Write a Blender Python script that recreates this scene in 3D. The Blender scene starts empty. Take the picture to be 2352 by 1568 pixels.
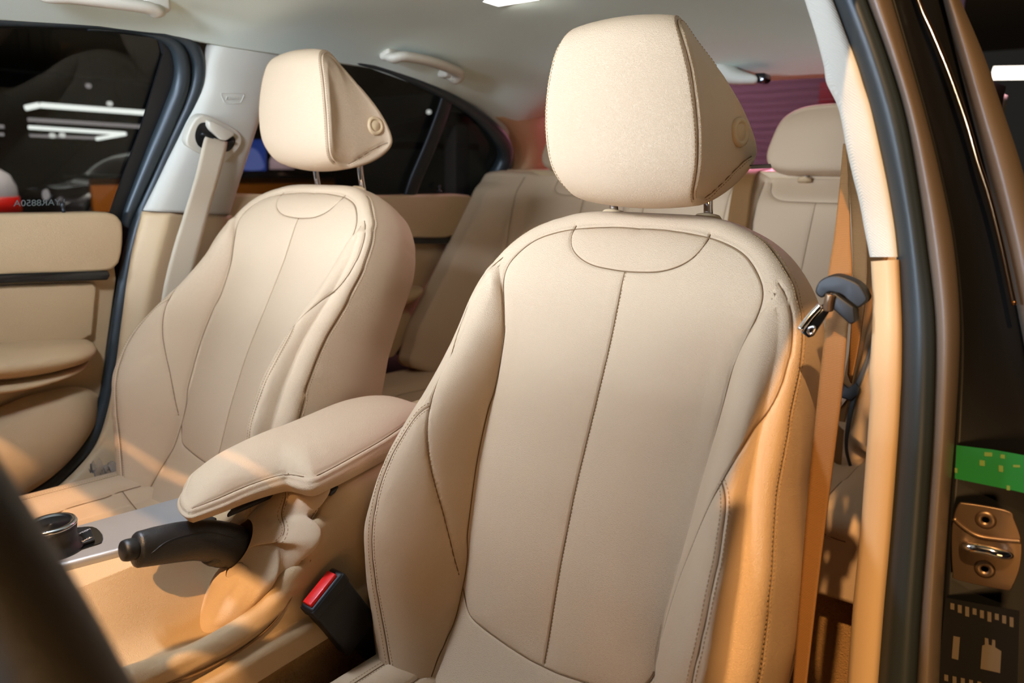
import bpy, bmesh, math, random
import numpy as np
from mathutils import Vector, Matrix
from mathutils.kdtree import KDTree
random.seed(4)
rng = np.random.default_rng(4)
C = bpy.context.scene.collection
SC = bpy.context.scene
PI = math.pi

# ------------------------------------------------------------------ camera
CAM = np.array([.784, -.642, .937])
FPX = 1671.0
def cam_axes(yaw=math.radians(36.34), pitch=math.radians(-13.1), roll=math.radians(.53)):
    d = np.array([-math.sin(yaw)*math.cos(pitch), math.cos(yaw)*math.cos(pitch), math.sin(pitch)])
    r = np.array([math.cos(yaw), math.sin(yaw), 0.]); u = np.cross(r, d)
    return r*math.cos(roll)+u*math.sin(roll), -r*math.sin(roll)+u*math.cos(roll), d
AX = cam_axes()
cd = bpy.data.cameras.new('camera'); cam = bpy.data.objects.new('camera', cd); C.objects.link(cam)
M = Matrix.Identity(4)
for i in range(3):
    M[i][0] = AX[0][i]; M[i][1] = AX[1][i]; M[i][2] = -AX[2][i]; M[i][3] = CAM[i]
cam.matrix_world = M
cd.sensor_width = 36; cd.lens = 36*FPX/2352; cd.clip_start = .02; cd.clip_end = 200
cd.dof.use_dof = True; cd.dof.focus_distance = .92; cd.dof.aperture_fstop = 5.0
SC.camera = cam

# ------------------------------------------------------------------ light
SC.view_settings.view_transform = 'Standard'; SC.view_settings.look = 'None'
SC.view_settings.gamma = 1; SC.view_settings.use_curve_mapping = False
SC.view_settings.exposure = 0.0
w = bpy.data.worlds.new('hall_air'); SC.world = w; w.use_nodes = True
w.node_tree.nodes['Background'].inputs[0].default_value = (.62, .58, .52, 1)
w.node_tree.nodes['Background'].inputs[1].default_value = .025
def area(name, loc, target, sx, sy, power, col, spread=180):
    l = bpy.data.lights.new(name, 'AREA'); l.shape = 'RECTANGLE'; l.size = sx; l.size_y = sy
    l.energy = power; l.color = col; l.spread = math.radians(spread)
    o = bpy.data.objects.new(name, l); C.objects.link(o); o.location = loc
    o.rotation_euler = (Vector(target)-Vector(loc)).to_track_quat('-Z', 'Y').to_euler(); return o
def spot(name, loc, target, power, col, ang, size):
    l = bpy.data.lights.new(name, 'SPOT'); l.energy = power; l.color = col
    l.spot_size = math.radians(ang); l.spot_blend = .3; l.shadow_soft_size = size
    o = bpy.data.objects.new(name, l); C.objects.link(o); o.location = loc
    o.rotation_euler = (Vector(target)-Vector(loc)).to_track_quat('-Z', 'Y').to_euler(); return o
area('light_map_lamp', (-.09, -.44, 1.165), (.02, .35, .80), .12, .07, 9.8, (.66, .78, 1))
area('light_dome_lamp', (-.11, .555, 1.245), (-.05, .75, .6), .09, .06, .9, (1, .97, .93))
area('light_front_fill', (-.30, -2.1, .97), (.03, .2, 1.22), .9, .14, 72, (.62, .78, 1))  # unseen fill added to brighten the headliner and seat tops
area('light_ceiling_fill', (-.1, -1.28, .885), (.0, .1, 1.25), .9, .12, 6, (.66, .82, 1))  # added low fill aimed upward, no lamp there; lifts the headliner
spot('light_warm_spot', (.95, -2.50, 3.52), (.40, .05, .5), 950, (1, .60, .27), 34, .03)
area('light_warm_fill', (1.55, -1.35, .12), (.45, .1, .55), .8, .5, 6.5, (1, .56, .22))  # invented low fill that warms the lower seat and side panels
area('light_pink_rear', (-.5, 4.2, 2.3), (.1, 1.2, .9), 1.6, 1.0, 120, (1, .45, .55), 90)
area('light_wall_fill', (-2.5, 4.0, 2.6), (-2.5, 6.2, 1.2), 3, .6, 60, (1, .9, .96), 100)  # added only to brighten the purple shutter wall

# ------------------------------------------------------------------ unprojection
def ray(px, py):
    v = AX[2]*FPX + AX[0]*(px-1176) - AX[1]*(py-784)
    return v/np.linalg.norm(v)
def at(px, py, ax, val):
    v = ray(px, py); k = 'xyz'.index(ax)
    return CAM + v*((val-CAM[k])/v[k])
def atp(px, py, p0, n):
    v = ray(px, py); n = np.array(n, float)
    return CAM + v*(np.dot(np.array(p0)-CAM, n)/np.dot(v, n))

# ------------------------------------------------------------------ materials
def srgb(r, g, b):
    f = lambda c: (c/255)/12.92 if c/255 <= .04045 else ((c/255+.055)/1.055)**2.4
    return (f(r), f(g), f(b), 1)
MATS = {}
def mat(name, col, rough=.5, metal=0, bump=None, spec=.5, coat=0, trans=0, alpha=1, emis=None, estr=0, var=0, sheen=0):
    m = bpy.data.materials.new(name); m.use_nodes = True; nt = m.node_tree; N = nt.nodes; L = nt.links
    b = N['Principled BSDF']
    b.inputs['Base Color'].default_value = col; b.inputs['Roughness'].default_value = rough
    b.inputs['Metallic'].default_value = metal; b.inputs['Specular IOR Level'].default_value = spec
    b.inputs['Coat Weight'].default_value = coat; b.inputs['Transmission Weight'].default_value = trans
    b.inputs['Alpha'].default_value = alpha; b.inputs['Sheen Weight'].default_value = sheen
    if emis: b.inputs['Emission Color'].default_value = emis; b.inputs['Emission Strength'].default_value = estr
    tc = N.new('ShaderNodeTexCoord')
    if var:
        n = N.new('ShaderNodeTexNoise'); n.inputs['Scale'].default_value = 9; n.inputs['Detail'].default_value = 4
        L.new(tc.outputs['Object'], n.inputs['Vector'])
        h = N.new('ShaderNodeHueSaturation'); h.inputs['Color'].default_value = col
        mr = N.new('ShaderNodeMapRange'); mr.inputs[3].default_value = 1-var; mr.inputs[4].default_value = 1+var
        L.new(n.outputs['Fac'], mr.inputs[0]); L.new(mr.outputs[0], h.inputs['Value']); L.new(h.outputs[0], b.inputs['Base Color'])
    if bump:
        kind, scale, strength, dist = bump
        if kind == 'grain':
            v = N.new('ShaderNodeTexVoronoi'); v.feature = 'DISTANCE_TO_EDGE'; v.inputs['Scale'].default_value = scale
            v.inputs['Randomness'].default_value = 1
            nz = N.new('ShaderNodeTexNoise'); nz.inputs['Scale'].default_value = scale*.4; nz.inputs['Detail'].default_value = 3
            mx = N.new('ShaderNodeMix'); mx.data_type = 'VECTOR'; mx.inputs[0].default_value = .004
            L.new(tc.outputs['Object'], nz.inputs['Vector'])
            L.new(tc.outputs['Object'], mx.inputs[4]); L.new(nz.outputs['Color'], mx.inputs[5]); L.new(mx.outputs[1], v.inputs['Vector'])
            r = N.new('ShaderNodeMapRange'); r.inputs[2].default_value = .35; L.new(v.outputs['Distance'], r.inputs[0])
            ad = N.new('ShaderNodeMath'); ad.operation = 'MULTIPLY_ADD'; ad.inputs[1].default_value = .6
            L.new(nz.outputs['Fac'], ad.inputs[0]); L.new(r.outputs[0], ad.inputs[2]); out = ad.outputs[0]
        elif kind == 'weave':
            wv = N.new('ShaderNodeTexWave'); wv.inputs['Scale'].default_value = scale; wv.bands_direction = 'DIAGONAL'
            wv.inputs['Distortion'].default_value = .6
            L.new(tc.outputs['Object'], wv.inputs['Vector'])
            nz = N.new('ShaderNodeTexNoise'); nz.inputs['Scale'].default_value = scale*2; L.new(tc.outputs['Object'], nz.inputs['Vector'])
            ad = N.new('ShaderNodeMath'); ad.operation = 'ADD'; L.new(wv.outputs['Fac'], ad.inputs[0]); L.new(nz.outputs['Fac'], ad.inputs[1]); out = ad.outputs[0]
        elif kind == 'ribs':
            wv = N.new('ShaderNodeTexWave'); wv.inputs['Scale'].default_value = scale; wv.bands_direction = 'Z'
            wv.inputs['Distortion'].default_value = 1.5; wv.inputs['Detail'].default_value = 2
            L.new(tc.outputs['Object'], wv.inputs['Vector']); out = wv.outputs['Fac']
        else:
            nz = N.new('ShaderNodeTexNoise'); nz.inputs['Scale'].default_value = scale; nz.inputs['Detail'].default_value = 6
            L.new(tc.outputs['Object'], nz.inputs['Vector']); out = nz.outputs['Fac']
        bp = N.new('ShaderNodeBump'); bp.inputs['Strength'].default_value = strength; bp.inputs['Distance'].default_value = dist
        L.new(out, bp.inputs['Height']); L.new(bp.outputs[0], b.inputs['Normal'])
    MATS[name] = m; return m
LEA = srgb(199, 170, 136)
leather = mat('beige_leather', LEA, .46, bump=('grain', 760, .55, .0007), var=.02, spec=.45)
leather_d = mat('beige_dashboard_skin', srgb(186, 156, 116), .5, bump=('grain', 800, .45, .0007), var=.02, spec=.35)
plastic = mat('beige_plastic', srgb(190, 160, 120), .5, bump=('noise', 900, .15, .0003), spec=.35)
guidep = mat('grey_beige_plastic', srgb(188, 178, 158), .5, bump=('noise', 900, .15, .0003), spec=.35)
liner = mat('grey_headliner_fabric', srgb(212, 220, 206), .95, bump=('weave', 260, .25, .0006), spec=.15)
pillar_m = mat('pale_pillar_fabric', srgb(192, 186, 170), .95, bump=('weave', 330, .4, .0007), spec=.15)
thread = mat('tan_thread', srgb(150, 118, 78), .8)
crease = mat('brown_seam_line', srgb(118, 88, 56), .9)
rubber = mat('dark_rubber', srgb(36, 43, 45), .42, bump=('noise', 300, .1, .0006), spec=.5)
rubber_w = mat('grey_brown_rubber', srgb(96, 84, 72), .38, bump=('noise', 300, .1, .0006), spec=.6)
blackp = mat('black_plastic', srgb(12, 12, 12), .5, bump=('noise', 1200, .12, .0003))
blackg = mat('black_gloss', srgb(12, 13, 14), .12)
paint = mat('black_car_paint', srgb(11, 11, 11), .38, coat=.08, spec=.4)
chrome = mat('chrome', (.85, .86, .9, 1), .08, metal=1)
steel = mat('zinc_steel', srgb(122, 100, 78), .42, metal=.9, bump=('noise', 500, .1, .0004))
silver = mat('satin_silver_trim', srgb(165, 163, 160), .36, metal=.55, bump=('noise', 2500, .03, .0001))
silver_r = mat('knob_ring_metal', srgb(170, 172, 175), .2, metal=1)
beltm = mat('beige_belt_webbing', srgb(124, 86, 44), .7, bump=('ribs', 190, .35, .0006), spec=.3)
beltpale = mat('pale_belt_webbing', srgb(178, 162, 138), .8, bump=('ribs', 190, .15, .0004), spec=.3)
carpet = mat('tan_carpet', srgb(168, 128, 80), .95, bump=('noise', 420, 1.0, .006), var=.15, spec=.1)
red = mat('red_release_plastic', srgb(215, 20, 14), .35)
green = mat('green_sticker', srgb(6, 104, 42), .5, var=.25)
sticker = mat('faded_label_print', srgb(84, 72, 55), .7)
clearp = mat('clear_plastic', (.9, .85, .78, 1), .15, trans=.9)
def glass_mat(name, tint, fac):
    m = bpy.data.materials.new(name); m.use_nodes = True; N = m.node_tree.nodes; L = m.node_tree.links
    N.remove(N['Principled BSDF']); o = N['Material Output']
    t = N.new('ShaderNodeBsdfTransparent'); t.inputs[0].default_value = tint
    g = N.new('ShaderNodeBsdfGlossy'); g.inputs['Roughness'].default_value = .03; g.inputs[0].default_value = (.9, .9, .9, 1)
    x = N.new('ShaderNodeMixShader'); x.inputs[0].default_value = fac
    L.new(t.outputs[0], x.inputs[1]); L.new(g.outputs[0], x.inputs[2]); L.new(x.outputs[0], o.inputs[0]); return m
tint = glass_mat('tinted_glass', (.42, .45, .43, 1), .02)
tint_p = glass_mat('rear_tinted_glass', (.55, .47, .52, 1), .05)
def emit(name, col, s):
    m = mat(name, (0, 0, 0, 1), .5, emis=col, estr=s); return m

# ------------------------------------------------------------------ mesh helpers
def link(name, verts, faces, m, parent=None, smooth=True, recalc=True, loc=None):
    me = bpy.data.meshes.new(name); me.from_pydata([tuple(map(float, v)) for v in verts], [], [tuple(map(int, f)) for f in faces]); me.update()
    if recalc:
        bm = bmesh.new(); bm.from_mesh(me); bmesh.ops.recalc_face_normals(bm, faces=bm.faces); bm.to_mesh(me); bm.free()
    if smooth: me.polygons.foreach_set('use_smooth', [True]*len(me.polygons))
    me.materials.append(m)
    o = bpy.data.objects.new(name, me); C.objects.link(o)
    if parent: o.parent = parent
    return o
def tag(o, label, cat=None, group=None, kind=None):
    if label: o['label'] = label
    if cat: o['category'] = cat
    if group: o['group'] = group
    if kind: o['kind'] = kind
    return o
def empty(name, loc=(0, 0, 0), parent=None):
    o = bpy.data.objects.new(name, None); C.objects.link(o); o.location = loc; o.empty_display_size = .05
    if parent: o.parent = parent
    return o
def thing(name, label, cat, loc=(0, 0, 0), group=None):
    return tag(empty(name, loc), label, cat, group)
def shiftall(o, loc):
    for q in [o]+list(o.children): q.data.transform(Matrix.Translation(-Vector(loc)))
    return o
def shift(o, loc):     # parts of a thing are built in world coordinates: move the mesh back by the thing's place
    o.data.transform(Matrix.Translation(-Vector(loc))); return o
def interp(tab, x):
    t = np.array(tab, float); return np.interp(x, t[:, 0], t[:, 1])
def smooth_tab(tab, x):
    t = np.array(tab, float); xs = np.asarray(x, float)
    i = np.clip(np.searchsorted(t[:, 0], xs)-1, 0, len(t)-2)
    x0 = t[i, 0]; x1 = t[i+1, 0]; k = np.clip((xs-x0)/(x1-x0), 0, 1)
    d = np.gradient(t[:, 1], t[:, 0]); h = x1-x0
    return (2*k**3-3*k**2+1)*t[i, 1]+(k**3-2*k**2+k)*h*d[i]+(-2*k**3+3*k**2)*t[i+1, 1]+(k**3-k**2)*h*d[i+1]
def spline(pts, n, closed=False):
    P = np.array(pts, float); m = len(P)
    if closed: Q = np.vstack([P[-1], P, P[0], P[1]]); seg = m
    else: Q = np.vstack([2*P[0]-P[1], P, 2*P[-1]-P[-2]]); seg = m-1
    T = np.linspace(0, seg, n*(4), endpoint=not closed); out = []
    for t in T:
        i = min(int(t), seg-1); f = t-i; a, b, c, d = Q[i], Q[i+1], Q[i+2], Q[i+3]
        out.append(.5*((2*b)+(-a+c)*f+(2*a-5*b+4*c-d)*f*f+(-a+3*b-3*c+d)*f**3))
    out = np.array(out)
    if closed: out = np.vstack([out, out[0]])
    L = np.concatenate([[0], np.cumsum(np.linalg.norm(np.diff(out, axis=0), axis=1))])
    S = np.linspace(0, L[-1], n, endpoint=not closed)
    return np.stack([np.interp(S, L, out[:, k]) for k in range(P.shape[1])], 1)
def gridfaces(nu, nv, cu=False, cv=False, off=0):
    f = []
    for i in range(nu if cu else nu-1):
        for j in range(nv if cv else nv-1):
            a = i*nv+j; b = ((i+1) % nu)*nv+j; c = ((i+1) % nu)*nv+(j+1) % nv; d = i*nv+(j+1) % nv
            f.append((a+off, b+off, c+off, d+off))
    return f
def tube(name, path, rad, m, parent=None, sides=12, n=None, closed=False, flat=None, up=(0, 0, 1), caps=True, ends=0):
    P = spline(path, n or max(8, len(path)*6), closed); N = len(P)
    R = np.interp(np.linspace(0, 1, N), np.linspace(0, 1, len(rad)), rad) if hasattr(rad, '__len__') else np.full(N, float(rad))
    if ends and not closed:
        d = np.concatenate([[0], np.cumsum(np.linalg.norm(np.diff(P, axis=0), axis=1))]); e = np.minimum(d, d[-1]-d)
        R = R*np.sqrt(np.clip(1-(1-np.clip(e/ends, 0, 1))**2, .02, 1))
    T = np.gradient(P, axis=0) if not closed else (np.roll(P, -1, 0)-np.roll(P, 1, 0))
    T /= np.linalg.norm(T, axis=1)[:, None]
    U = np.array(up, float)-T*(T@np.array(up, float))[:, None]; U /= np.linalg.norm(U, axis=1)[:, None]
    V = np.cross(T, U); A = np.linspace(0, 2*PI, sides, endpoint=False)
    fu, fv = flat or (1, 1)
    G = P[:, None]+R[:, None, None]*(fu*np.cos(A)[None, :, None]*U[:, None]+fv*np.sin(A)[None, :, None]*V[:, None])
    v = G.reshape(-1, 3); f = gridfaces(N, sides, cu=closed, cv=True)
    if caps and not closed: f.append(tuple(range(sides))[::-1]); f.append(tuple((N-1)*sides+k for k in range(sides)))
    return link(name, v, f, m, parent)
def ribbon(path_a, path_b, n, k=6):
    A = spline(path_a, n); B = spline(path_b, n)
    return np.stack([A+(B-A)*t for t in np.linspace(0, 1, k)], 1)
def sheet(name, G, m, parent=None, thick=0, side=0):
    nu, nv = G.shape[:2]
    o = link(name, G.reshape(-1, 3), gridfaces(nu, nv), m, parent, recalc=False)
    if thick:
        s = o.modifiers.new('thickness', 'SOLIDIFY'); s.thickness = thick; s.offset = side
    return o
def loft(name, rows, m, nu, nv, parent=None, thick=0, side=0, fn=None):
    R = [spline(r, nv) for r in rows]; R = np.stack(R, 0)
    G = np.stack([spline(R[:, j], nu) for j in range(nv)], 1)
    if fn: G = fn(G)
    return sheet(name, G, m, parent, thick, side)
def prism(name, outline, ext, m, parent=None, bevel=0, seg=3, smooth=True):
    P = [Vector(p) for p in outline]; e = Vector(ext); bm = bmesh.new()
    f = bm.faces.new([bm.verts.new(p) for p in P])
    r = bmesh.ops.extrude_face_region(bm, geom=[f]); bmesh.ops.translate(bm, verts=[g for g in r['geom'] if isinstance(g, bmesh.types.BMVert)], vec=e)
    bmesh.ops.recalc_face_normals(bm, faces=bm.faces)
    if bevel:
        ed = [x for x in bm.edges if x.calc_face_angle(0) > .5] if len(P) > 12 else list(bm.edges)
        bmesh.ops.bevel(bm, geom=ed, offset=bevel, segments=seg, profile=.5, affect='EDGES', clamp_overlap=True)
    me = bpy.data.meshes.new(name); bm.to_mesh(me); bm.free(); me.materials.append(m)
    if smooth:
        me.polygons.foreach_set('use_smooth', [True]*len(me.polygons))
        try: me.set_sharp_from_angle(angle=math.radians(38))
        except Exception: pass
    o = bpy.data.objects.new(name, me); C.objects.link(o)
    if parent: o.parent = parent
    return o
def box(name, loc, size, m, parent=None, bevel=.003, rot=None, seg=3):
    bm = bmesh.new(); bmesh.ops.create_cube(bm, size=1); bmesh.ops.scale(bm, vec=size, verts=bm.verts)
    if bevel: bmesh.ops.bevel(bm, geom=list(bm.edges), offset=bevel, segments=seg, profile=.5, affect='EDGES')
    if rot: bmesh.ops.rotate(bm, cent=(0, 0, 0), matrix=rot, verts=bm.verts)
    bmesh.ops.translate(bm, vec=loc, verts=bm.verts)
    me = bpy.data.meshes.new(name); bm.to_mesh(me); bm.free(); me.materials.append(m)
    me.polygons.foreach_set('use_smooth', [True]*len(me.polygons))
    try: me.set_sharp_from_angle(angle=math.radians(40))
    except Exception: pass
    o = bpy.data.objects.new(name, me); C.objects.link(o)
    if parent: o.parent = parent
    return o
def lathe(name, prof, m, parent=None, axis=(0, 0, 1), loc=(0, 0, 0), n=40, flat=1):
    q = Vector((0, 0, 1)).rotation_difference(Vector(axis)).to_matrix(); v = []; N = len(prof)
    for r, z in prof:
        for k in range(n):
            a = 2*PI*k/n; v.append(q@Vector((r*math.cos(a), r*math.sin(a)*flat, z))+Vector(loc))
    f = gridfaces(N, n, cv=True)
    if prof[0][0] > 1e-6: f.append(tuple(range(n))[::-1])
    if prof[-1][0] > 1e-6: f.append(tuple((N-1)*n+k for k in range(n)))
    return link(name, v, f, m, parent)
def text(name, body, size, Mx, m, parent=None, ext=.0004):
    cu = bpy.data.curves.new(name, 'FONT'); cu.body = body; cu.size = size; cu.extrude = ext; cu.align_x = 'CENTER'; cu.align_y = 'CENTER'
    o = bpy.data.objects.new(name, cu); C.objects.link(o); cu.materials.append(m)
    bpy.context.view_layer.update()
    me = bpy.data.meshes.new_from_object(o.evaluated_get(bpy.context.evaluated_depsgraph_get())); me.name = name
    bpy.data.objects.remove(o); me.transform(Mx)
    if parent: me.transform(Matrix.Translation(-Vector(parent.location)))
    me.materials.clear(); me.materials.append(m)
    o = bpy.data.objects.new(name, me); C.objects.link(o)
    if parent: o.parent = parent
    return o
def frame(o, xdir, ydir):
    x = Vector(xdir).normalized(); y = Vector(ydir); y = (y-x*y.dot(x)).normalized(); z = x.cross(y)
    Mx = Matrix.Identity(4)
    for i in range(3): Mx[i][0] = x[i]; Mx[i][1] = y[i]; Mx[i][2] = z[i]; Mx[i][3] = o[i]
    return Mx

# --------------------------------------------- upholstery: grooves along seams and stitches beside them
def snap(pts, kd, V, n=None):
    P = np.array(pts, float); L = np.linalg.norm(np.diff(P, axis=0), axis=1).sum()
    P = spline(P, n or max(6, int(L/.0025)))
    Q = np.array([V[kd.find(Vector(p))[1]] for p in P])
    Q2 = Q.copy()
    for _ in range(12):
        Q2[1:-1] = (Q2[:-2]+2*Q2[1:-1]+Q2[2:])/4
    return Q2
def upholster(o, seams, stitch_parent=None, stitch_name='stitching', thread_m=None, cord=.00075):
    """seams: list of (points, depth, width, dip, stitch offsets)"""
    me = o.data; n = len(me.vertices); V = np.empty(n*3); me.vertices.foreach_get('co', V); V = V.reshape(-1, 3)
    Nn = np.array([v.normal[:] for v in me.vertices])
    kd = KDTree(n)
    for i in range(n): kd.insert(V[i], i)
    kd.balance()
    disp = np.zeros(n); st = []; dark_lines = []
    for pts, depth, width, dip, offs in seams:
        Q = snap(pts, kd, V)
        dist = np.full(n, 1.0); R = .014
        D = spline(Q, max(4, int(np.linalg.norm(np.diff(Q, axis=0), axis=1).sum()/.0012)))
        for q in D:
            for co, i, d in kd.find_range(Vector(q), R):
                if d < dist[i]: dist[i] = d
        disp = np.maximum(disp, depth*np.exp(-(dist/width)**2)) + dip*np.exp(-(dist/.008)**2)
        dark_lines.append((D, depth))
        for off, dl, gap, rad in offs: st.append((D, off, dl, gap, rad))
    V2 = V-Nn*disp[:, None]
    me.vertices.foreach_set('co', V2.ravel()); me.update()
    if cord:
        for D, depth in dark_lines:
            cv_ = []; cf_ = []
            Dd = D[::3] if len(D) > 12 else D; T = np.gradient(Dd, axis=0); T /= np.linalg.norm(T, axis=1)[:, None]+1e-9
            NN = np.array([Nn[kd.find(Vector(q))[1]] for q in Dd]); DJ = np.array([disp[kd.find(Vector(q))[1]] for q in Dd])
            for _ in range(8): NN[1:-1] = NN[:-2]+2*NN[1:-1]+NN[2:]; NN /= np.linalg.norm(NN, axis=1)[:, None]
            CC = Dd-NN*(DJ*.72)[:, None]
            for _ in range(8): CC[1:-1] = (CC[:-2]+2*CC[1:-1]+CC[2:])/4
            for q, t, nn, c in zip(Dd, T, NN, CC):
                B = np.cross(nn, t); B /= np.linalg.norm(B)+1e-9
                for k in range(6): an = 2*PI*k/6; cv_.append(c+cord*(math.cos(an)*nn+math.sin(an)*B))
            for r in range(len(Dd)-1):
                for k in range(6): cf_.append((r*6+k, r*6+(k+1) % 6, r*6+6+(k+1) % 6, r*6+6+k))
            link('seam_dark_line', cv_, cf_, crease, o)  # dark tube added in the groove to make the seam line read
    for D, off, dl, gap, rad in st:
        sv = []; sf = []
        L = np.concatenate([[0], np.cumsum(np.linalg.norm(np.diff(D, axis=0), axis=1))])
        s = .001
        while s+dl < L[-1]:
            pp = []
            for t in (s, s+dl):
                p = np.array([np.interp(t, L, D[:, k]) for k in range(3)])
                p2 = np.array([np.interp(min(t+.002, L[-1]), L, D[:, k]) for k in range(3)]); p1 = np.array([np.interp(max(t-.002, 0), L, D[:, k]) for k in range(3)])
                T = p2-p1; T /= (np.linalg.norm(T)+1e-9); i = kd.find(Vector(p))[1]; nn = Nn[i]
                B = np.cross(nn, T); q = p+B*off; j = kd.find(Vector(q))[1]
                q = q+Nn[j]*(np.dot(V2[j]-q, Nn[j])+rad*.35); pp.append((q, T, Nn[j]))
            a, b = pp; T = b[0]-a[0]; T /= (np.linalg.norm(T)+1e-9); nn = a[2]; B = np.cross(nn, T); o0 = len(sv)
            for q, sc in ((a[0], .5), (a[0]+T*rad, 1), (b[0]-T*rad, 1), (b[0], .5)):
                for k in range(5):
                    an = 2*PI*k/5; sv.append(q+rad*sc*(math.cos(an)*nn+math.sin(an)*B))
            for r in range(3):
                for k in range(5): sf.append((o0+r*5+k, o0+r*5+(k+1) % 5, o0+r*5+5+(k+1) % 5, o0+r*5+5+k))
            s += dl+gap
        if sv: link(stitch_name, sv, sf, thread_m or thread, o)
STI = (.0028, .0016, .00045)     # dash length, gap, thread radius
def dbl(off=.0035): return [(off,)+STI, (-off,)+STI]
def one(off=.003): return [(off,)+STI]

def shell(F, rings):
    """front grid F[nu,nv,3] with rings of points around its border: rings = function(border, outward)->list of arrays"""
    nu, nv = F.shape[:2]; idx = np.arange(nu*nv).reshape(nu, nv)
    loop = list(idx[:, 0])+list(idx[-1, 1:])+list(idx[-2::-1, -1])+list(idx[0, -2:0:-1])
    B = F.reshape(-1, 3)[loop]
    v = list(F.reshape(-1, 3)); f = gridfaces(nu, nv); prev = loop; L = len(loop)
    for R in rings(B):
        o = len(v); v += list(R); cur = list(range(o, o+L))
        for k in range(L): f.append((prev[k], prev[(k+1) % L], cur[(k+1) % L], cur[k]))
        prev = cur
    c = np.mean([v[i] for i in prev], 0); o = len(v); v.append(c)
    for k in range(L): f.append((prev[k], prev[(k+1) % L], o))
    return v, f
from mathutils.bvhtree import BVHTree
def hitter(o):
    bpy.context.view_layer.update(); bv = BVHTree.FromObject(o, bpy.context.evaluated_depsgraph_get())
    def f(px, py, off=0):
        h = bv.ray_cast(Vector(CAM), Vector(ray(px, py))); n = h[1]
        if n.dot(Vector(CAM)-h[0]) < 0: n = -n
        return np.array(h[0]+n*off)
    return f
def outward(B, a, b, sm=6):
    """outward unit normals of closed loop B in the plane of axes a,b"""
    P = B[:, [a, b]]; T = np.roll(P, -2, 0)-np.roll(P, 2, 0); T /= (np.linalg.norm(T, axis=1)[:, None]+1e-12)
    N = np.stack([T[:, 1], -T[:, 0]], 1)
    area2 = np.sum(P[:, 0]*np.roll(P[:, 1], -1)-np.roll(P[:, 0], -1)*P[:, 1])
    if area2 < 0: N = -N
    for _ in range(sm): N = (np.roll(N, 1, 0)+2*N+np.roll(N, -1, 0)); N /= np.linalg.norm(N, axis=1)[:, None]
    out = np.zeros_like(B); out[:, a] = N[:, 0]; out[:, b] = N[:, 1]; return out

# ================================================================== CAR SHELL (the room)
EDGE = [(-.68, .560, 1.125), (-.3, .572, 1.160), (-.14, .580, 1.170), (0, .580, 1.182), (.125, .580, 1.186), (.25, .570, 1.180), (.36, .565, 1.180), (.61, .566, 1.182), (.86, .585, 1.150), (1.09, .625, 1.125), (1.28, .664, 1.04), (1.46, .655, 1.12)]
def edge(y):
    t = np.array(EDGE); return np.interp(y, t[:, 0], t[:, 1]), np.interp(y, t[:, 0], t[:, 2])
ys = np.concatenate([np.linspace(-.64, 1.30, 52), [1.36, 1.42, 1.46]])
NX = 70; G = []
for y in ys:
    xe, ze = edge(y); zc = float(smooth_tab([(-.6, 1.205), (-.2, 1.235), (.2, 1.255), (.6, 1.268), (1.0, 1.262), (1.25, 1.238), (1.42, 1.205), (1.5, 1.19)], y))
    t = np.linspace(-1, 1, NX); a = np.abs(t); x = xe*np.sign(t)*(1-(1-a)**1.35)
    e = 2.1+1.1*np.clip(y, 0, 1); z = ze+(zc-ze)*(1-np.abs(x/xe)**(e*1.3))
    G.append(np.stack([x, np.full(NX, y), z], 1))
G = np.array(G)
ceiling = tag(sheet('ceiling', G, liner, thick=.012, side=1 if True else -1), 'grey fabric headliner under the car roof', kind='structure')
G2 = G.copy(); G2[:, :, 2] += .02; G2[:, :, 0] *= np.interp(ys, [-.65, -.4, .0, .3, .5], [1.145, 1.12, 1.09, 1.03, .99])[:, None]
tag(sheet('trim_roof_skin', G2, paint), 'black painted roof skin', kind='structure')

# passenger side window plane and its edge seals
PW0, PWN = (-.710, 0, .85), (.335, 0, -.125)
PW = lambda px, py, off=0: atp(px, py, (PW0[0]+off, 0, PW0[2]), PWN)
win = prism('window_1', [PW(a, b, -.012) for a, b in [(-150, 40), (120, 38), (380, 62), (430, 120), (400, 250), (290, 500), (-150, 505)]], (-.004, 0, -.0015), tint)
tag(win, 'tinted front passenger door glass', kind='structure')
fr = prism('frame', [PW(a, b, -.004) for a, b in [(372, 62), (425, 90), (428, 180), (330, 430), (290, 505), (248, 505), (270, 440), (325, 290), (376, 120), (366, 82)]], (-.008, 0, -.003), blackp, win)
fr2 = prism('frame', [PW(a, b, -.004) for a, b in [(-150, 40), (120, 42), (250, 50), (372, 66), (372, 84), (250, 68), (120, 60), (-150, 58)]], (-.008, 0, -.003), blackp, win)
cp = [(-150, 36), (-60, 38), (100, 42), (250, 50), (380, 68), (430, 92), (453, 135), (453, 185), (433, 245), (396, 325), (358, 415), (326, 490), (305, 560), (288, 640), (271, 740), (255, 850), (238, 935), (207, 1010), (160, 1065), (100, 1120), (20, 1170)]
def pw_low(px, py): return PW(px, py, .006) if py < 480 else at(px, py, 'x', PW(px, 480, .006)[0]*0-.700)
tag(tube('trim_3', [pw_low(*p) for p in cp], .0135, rubber, n=180, sides=14), 'dark rubber seal round the front passenger door opening', kind='structure')
cp2 = [(200, 62), (300, 66), (372, 82), (405, 108), (418, 150), (414, 200), (390, 265), (356, 345), (322, 425), (296, 490), (290, 520)]
tag(tube('trim_4', [PW(*p, .002) for p in cp2], [.006, .008, .014, .016, .015, .012, .010], rubber, n=120, sides=14), 'dark inner window seal of the front passenger door', kind='structure')

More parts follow.
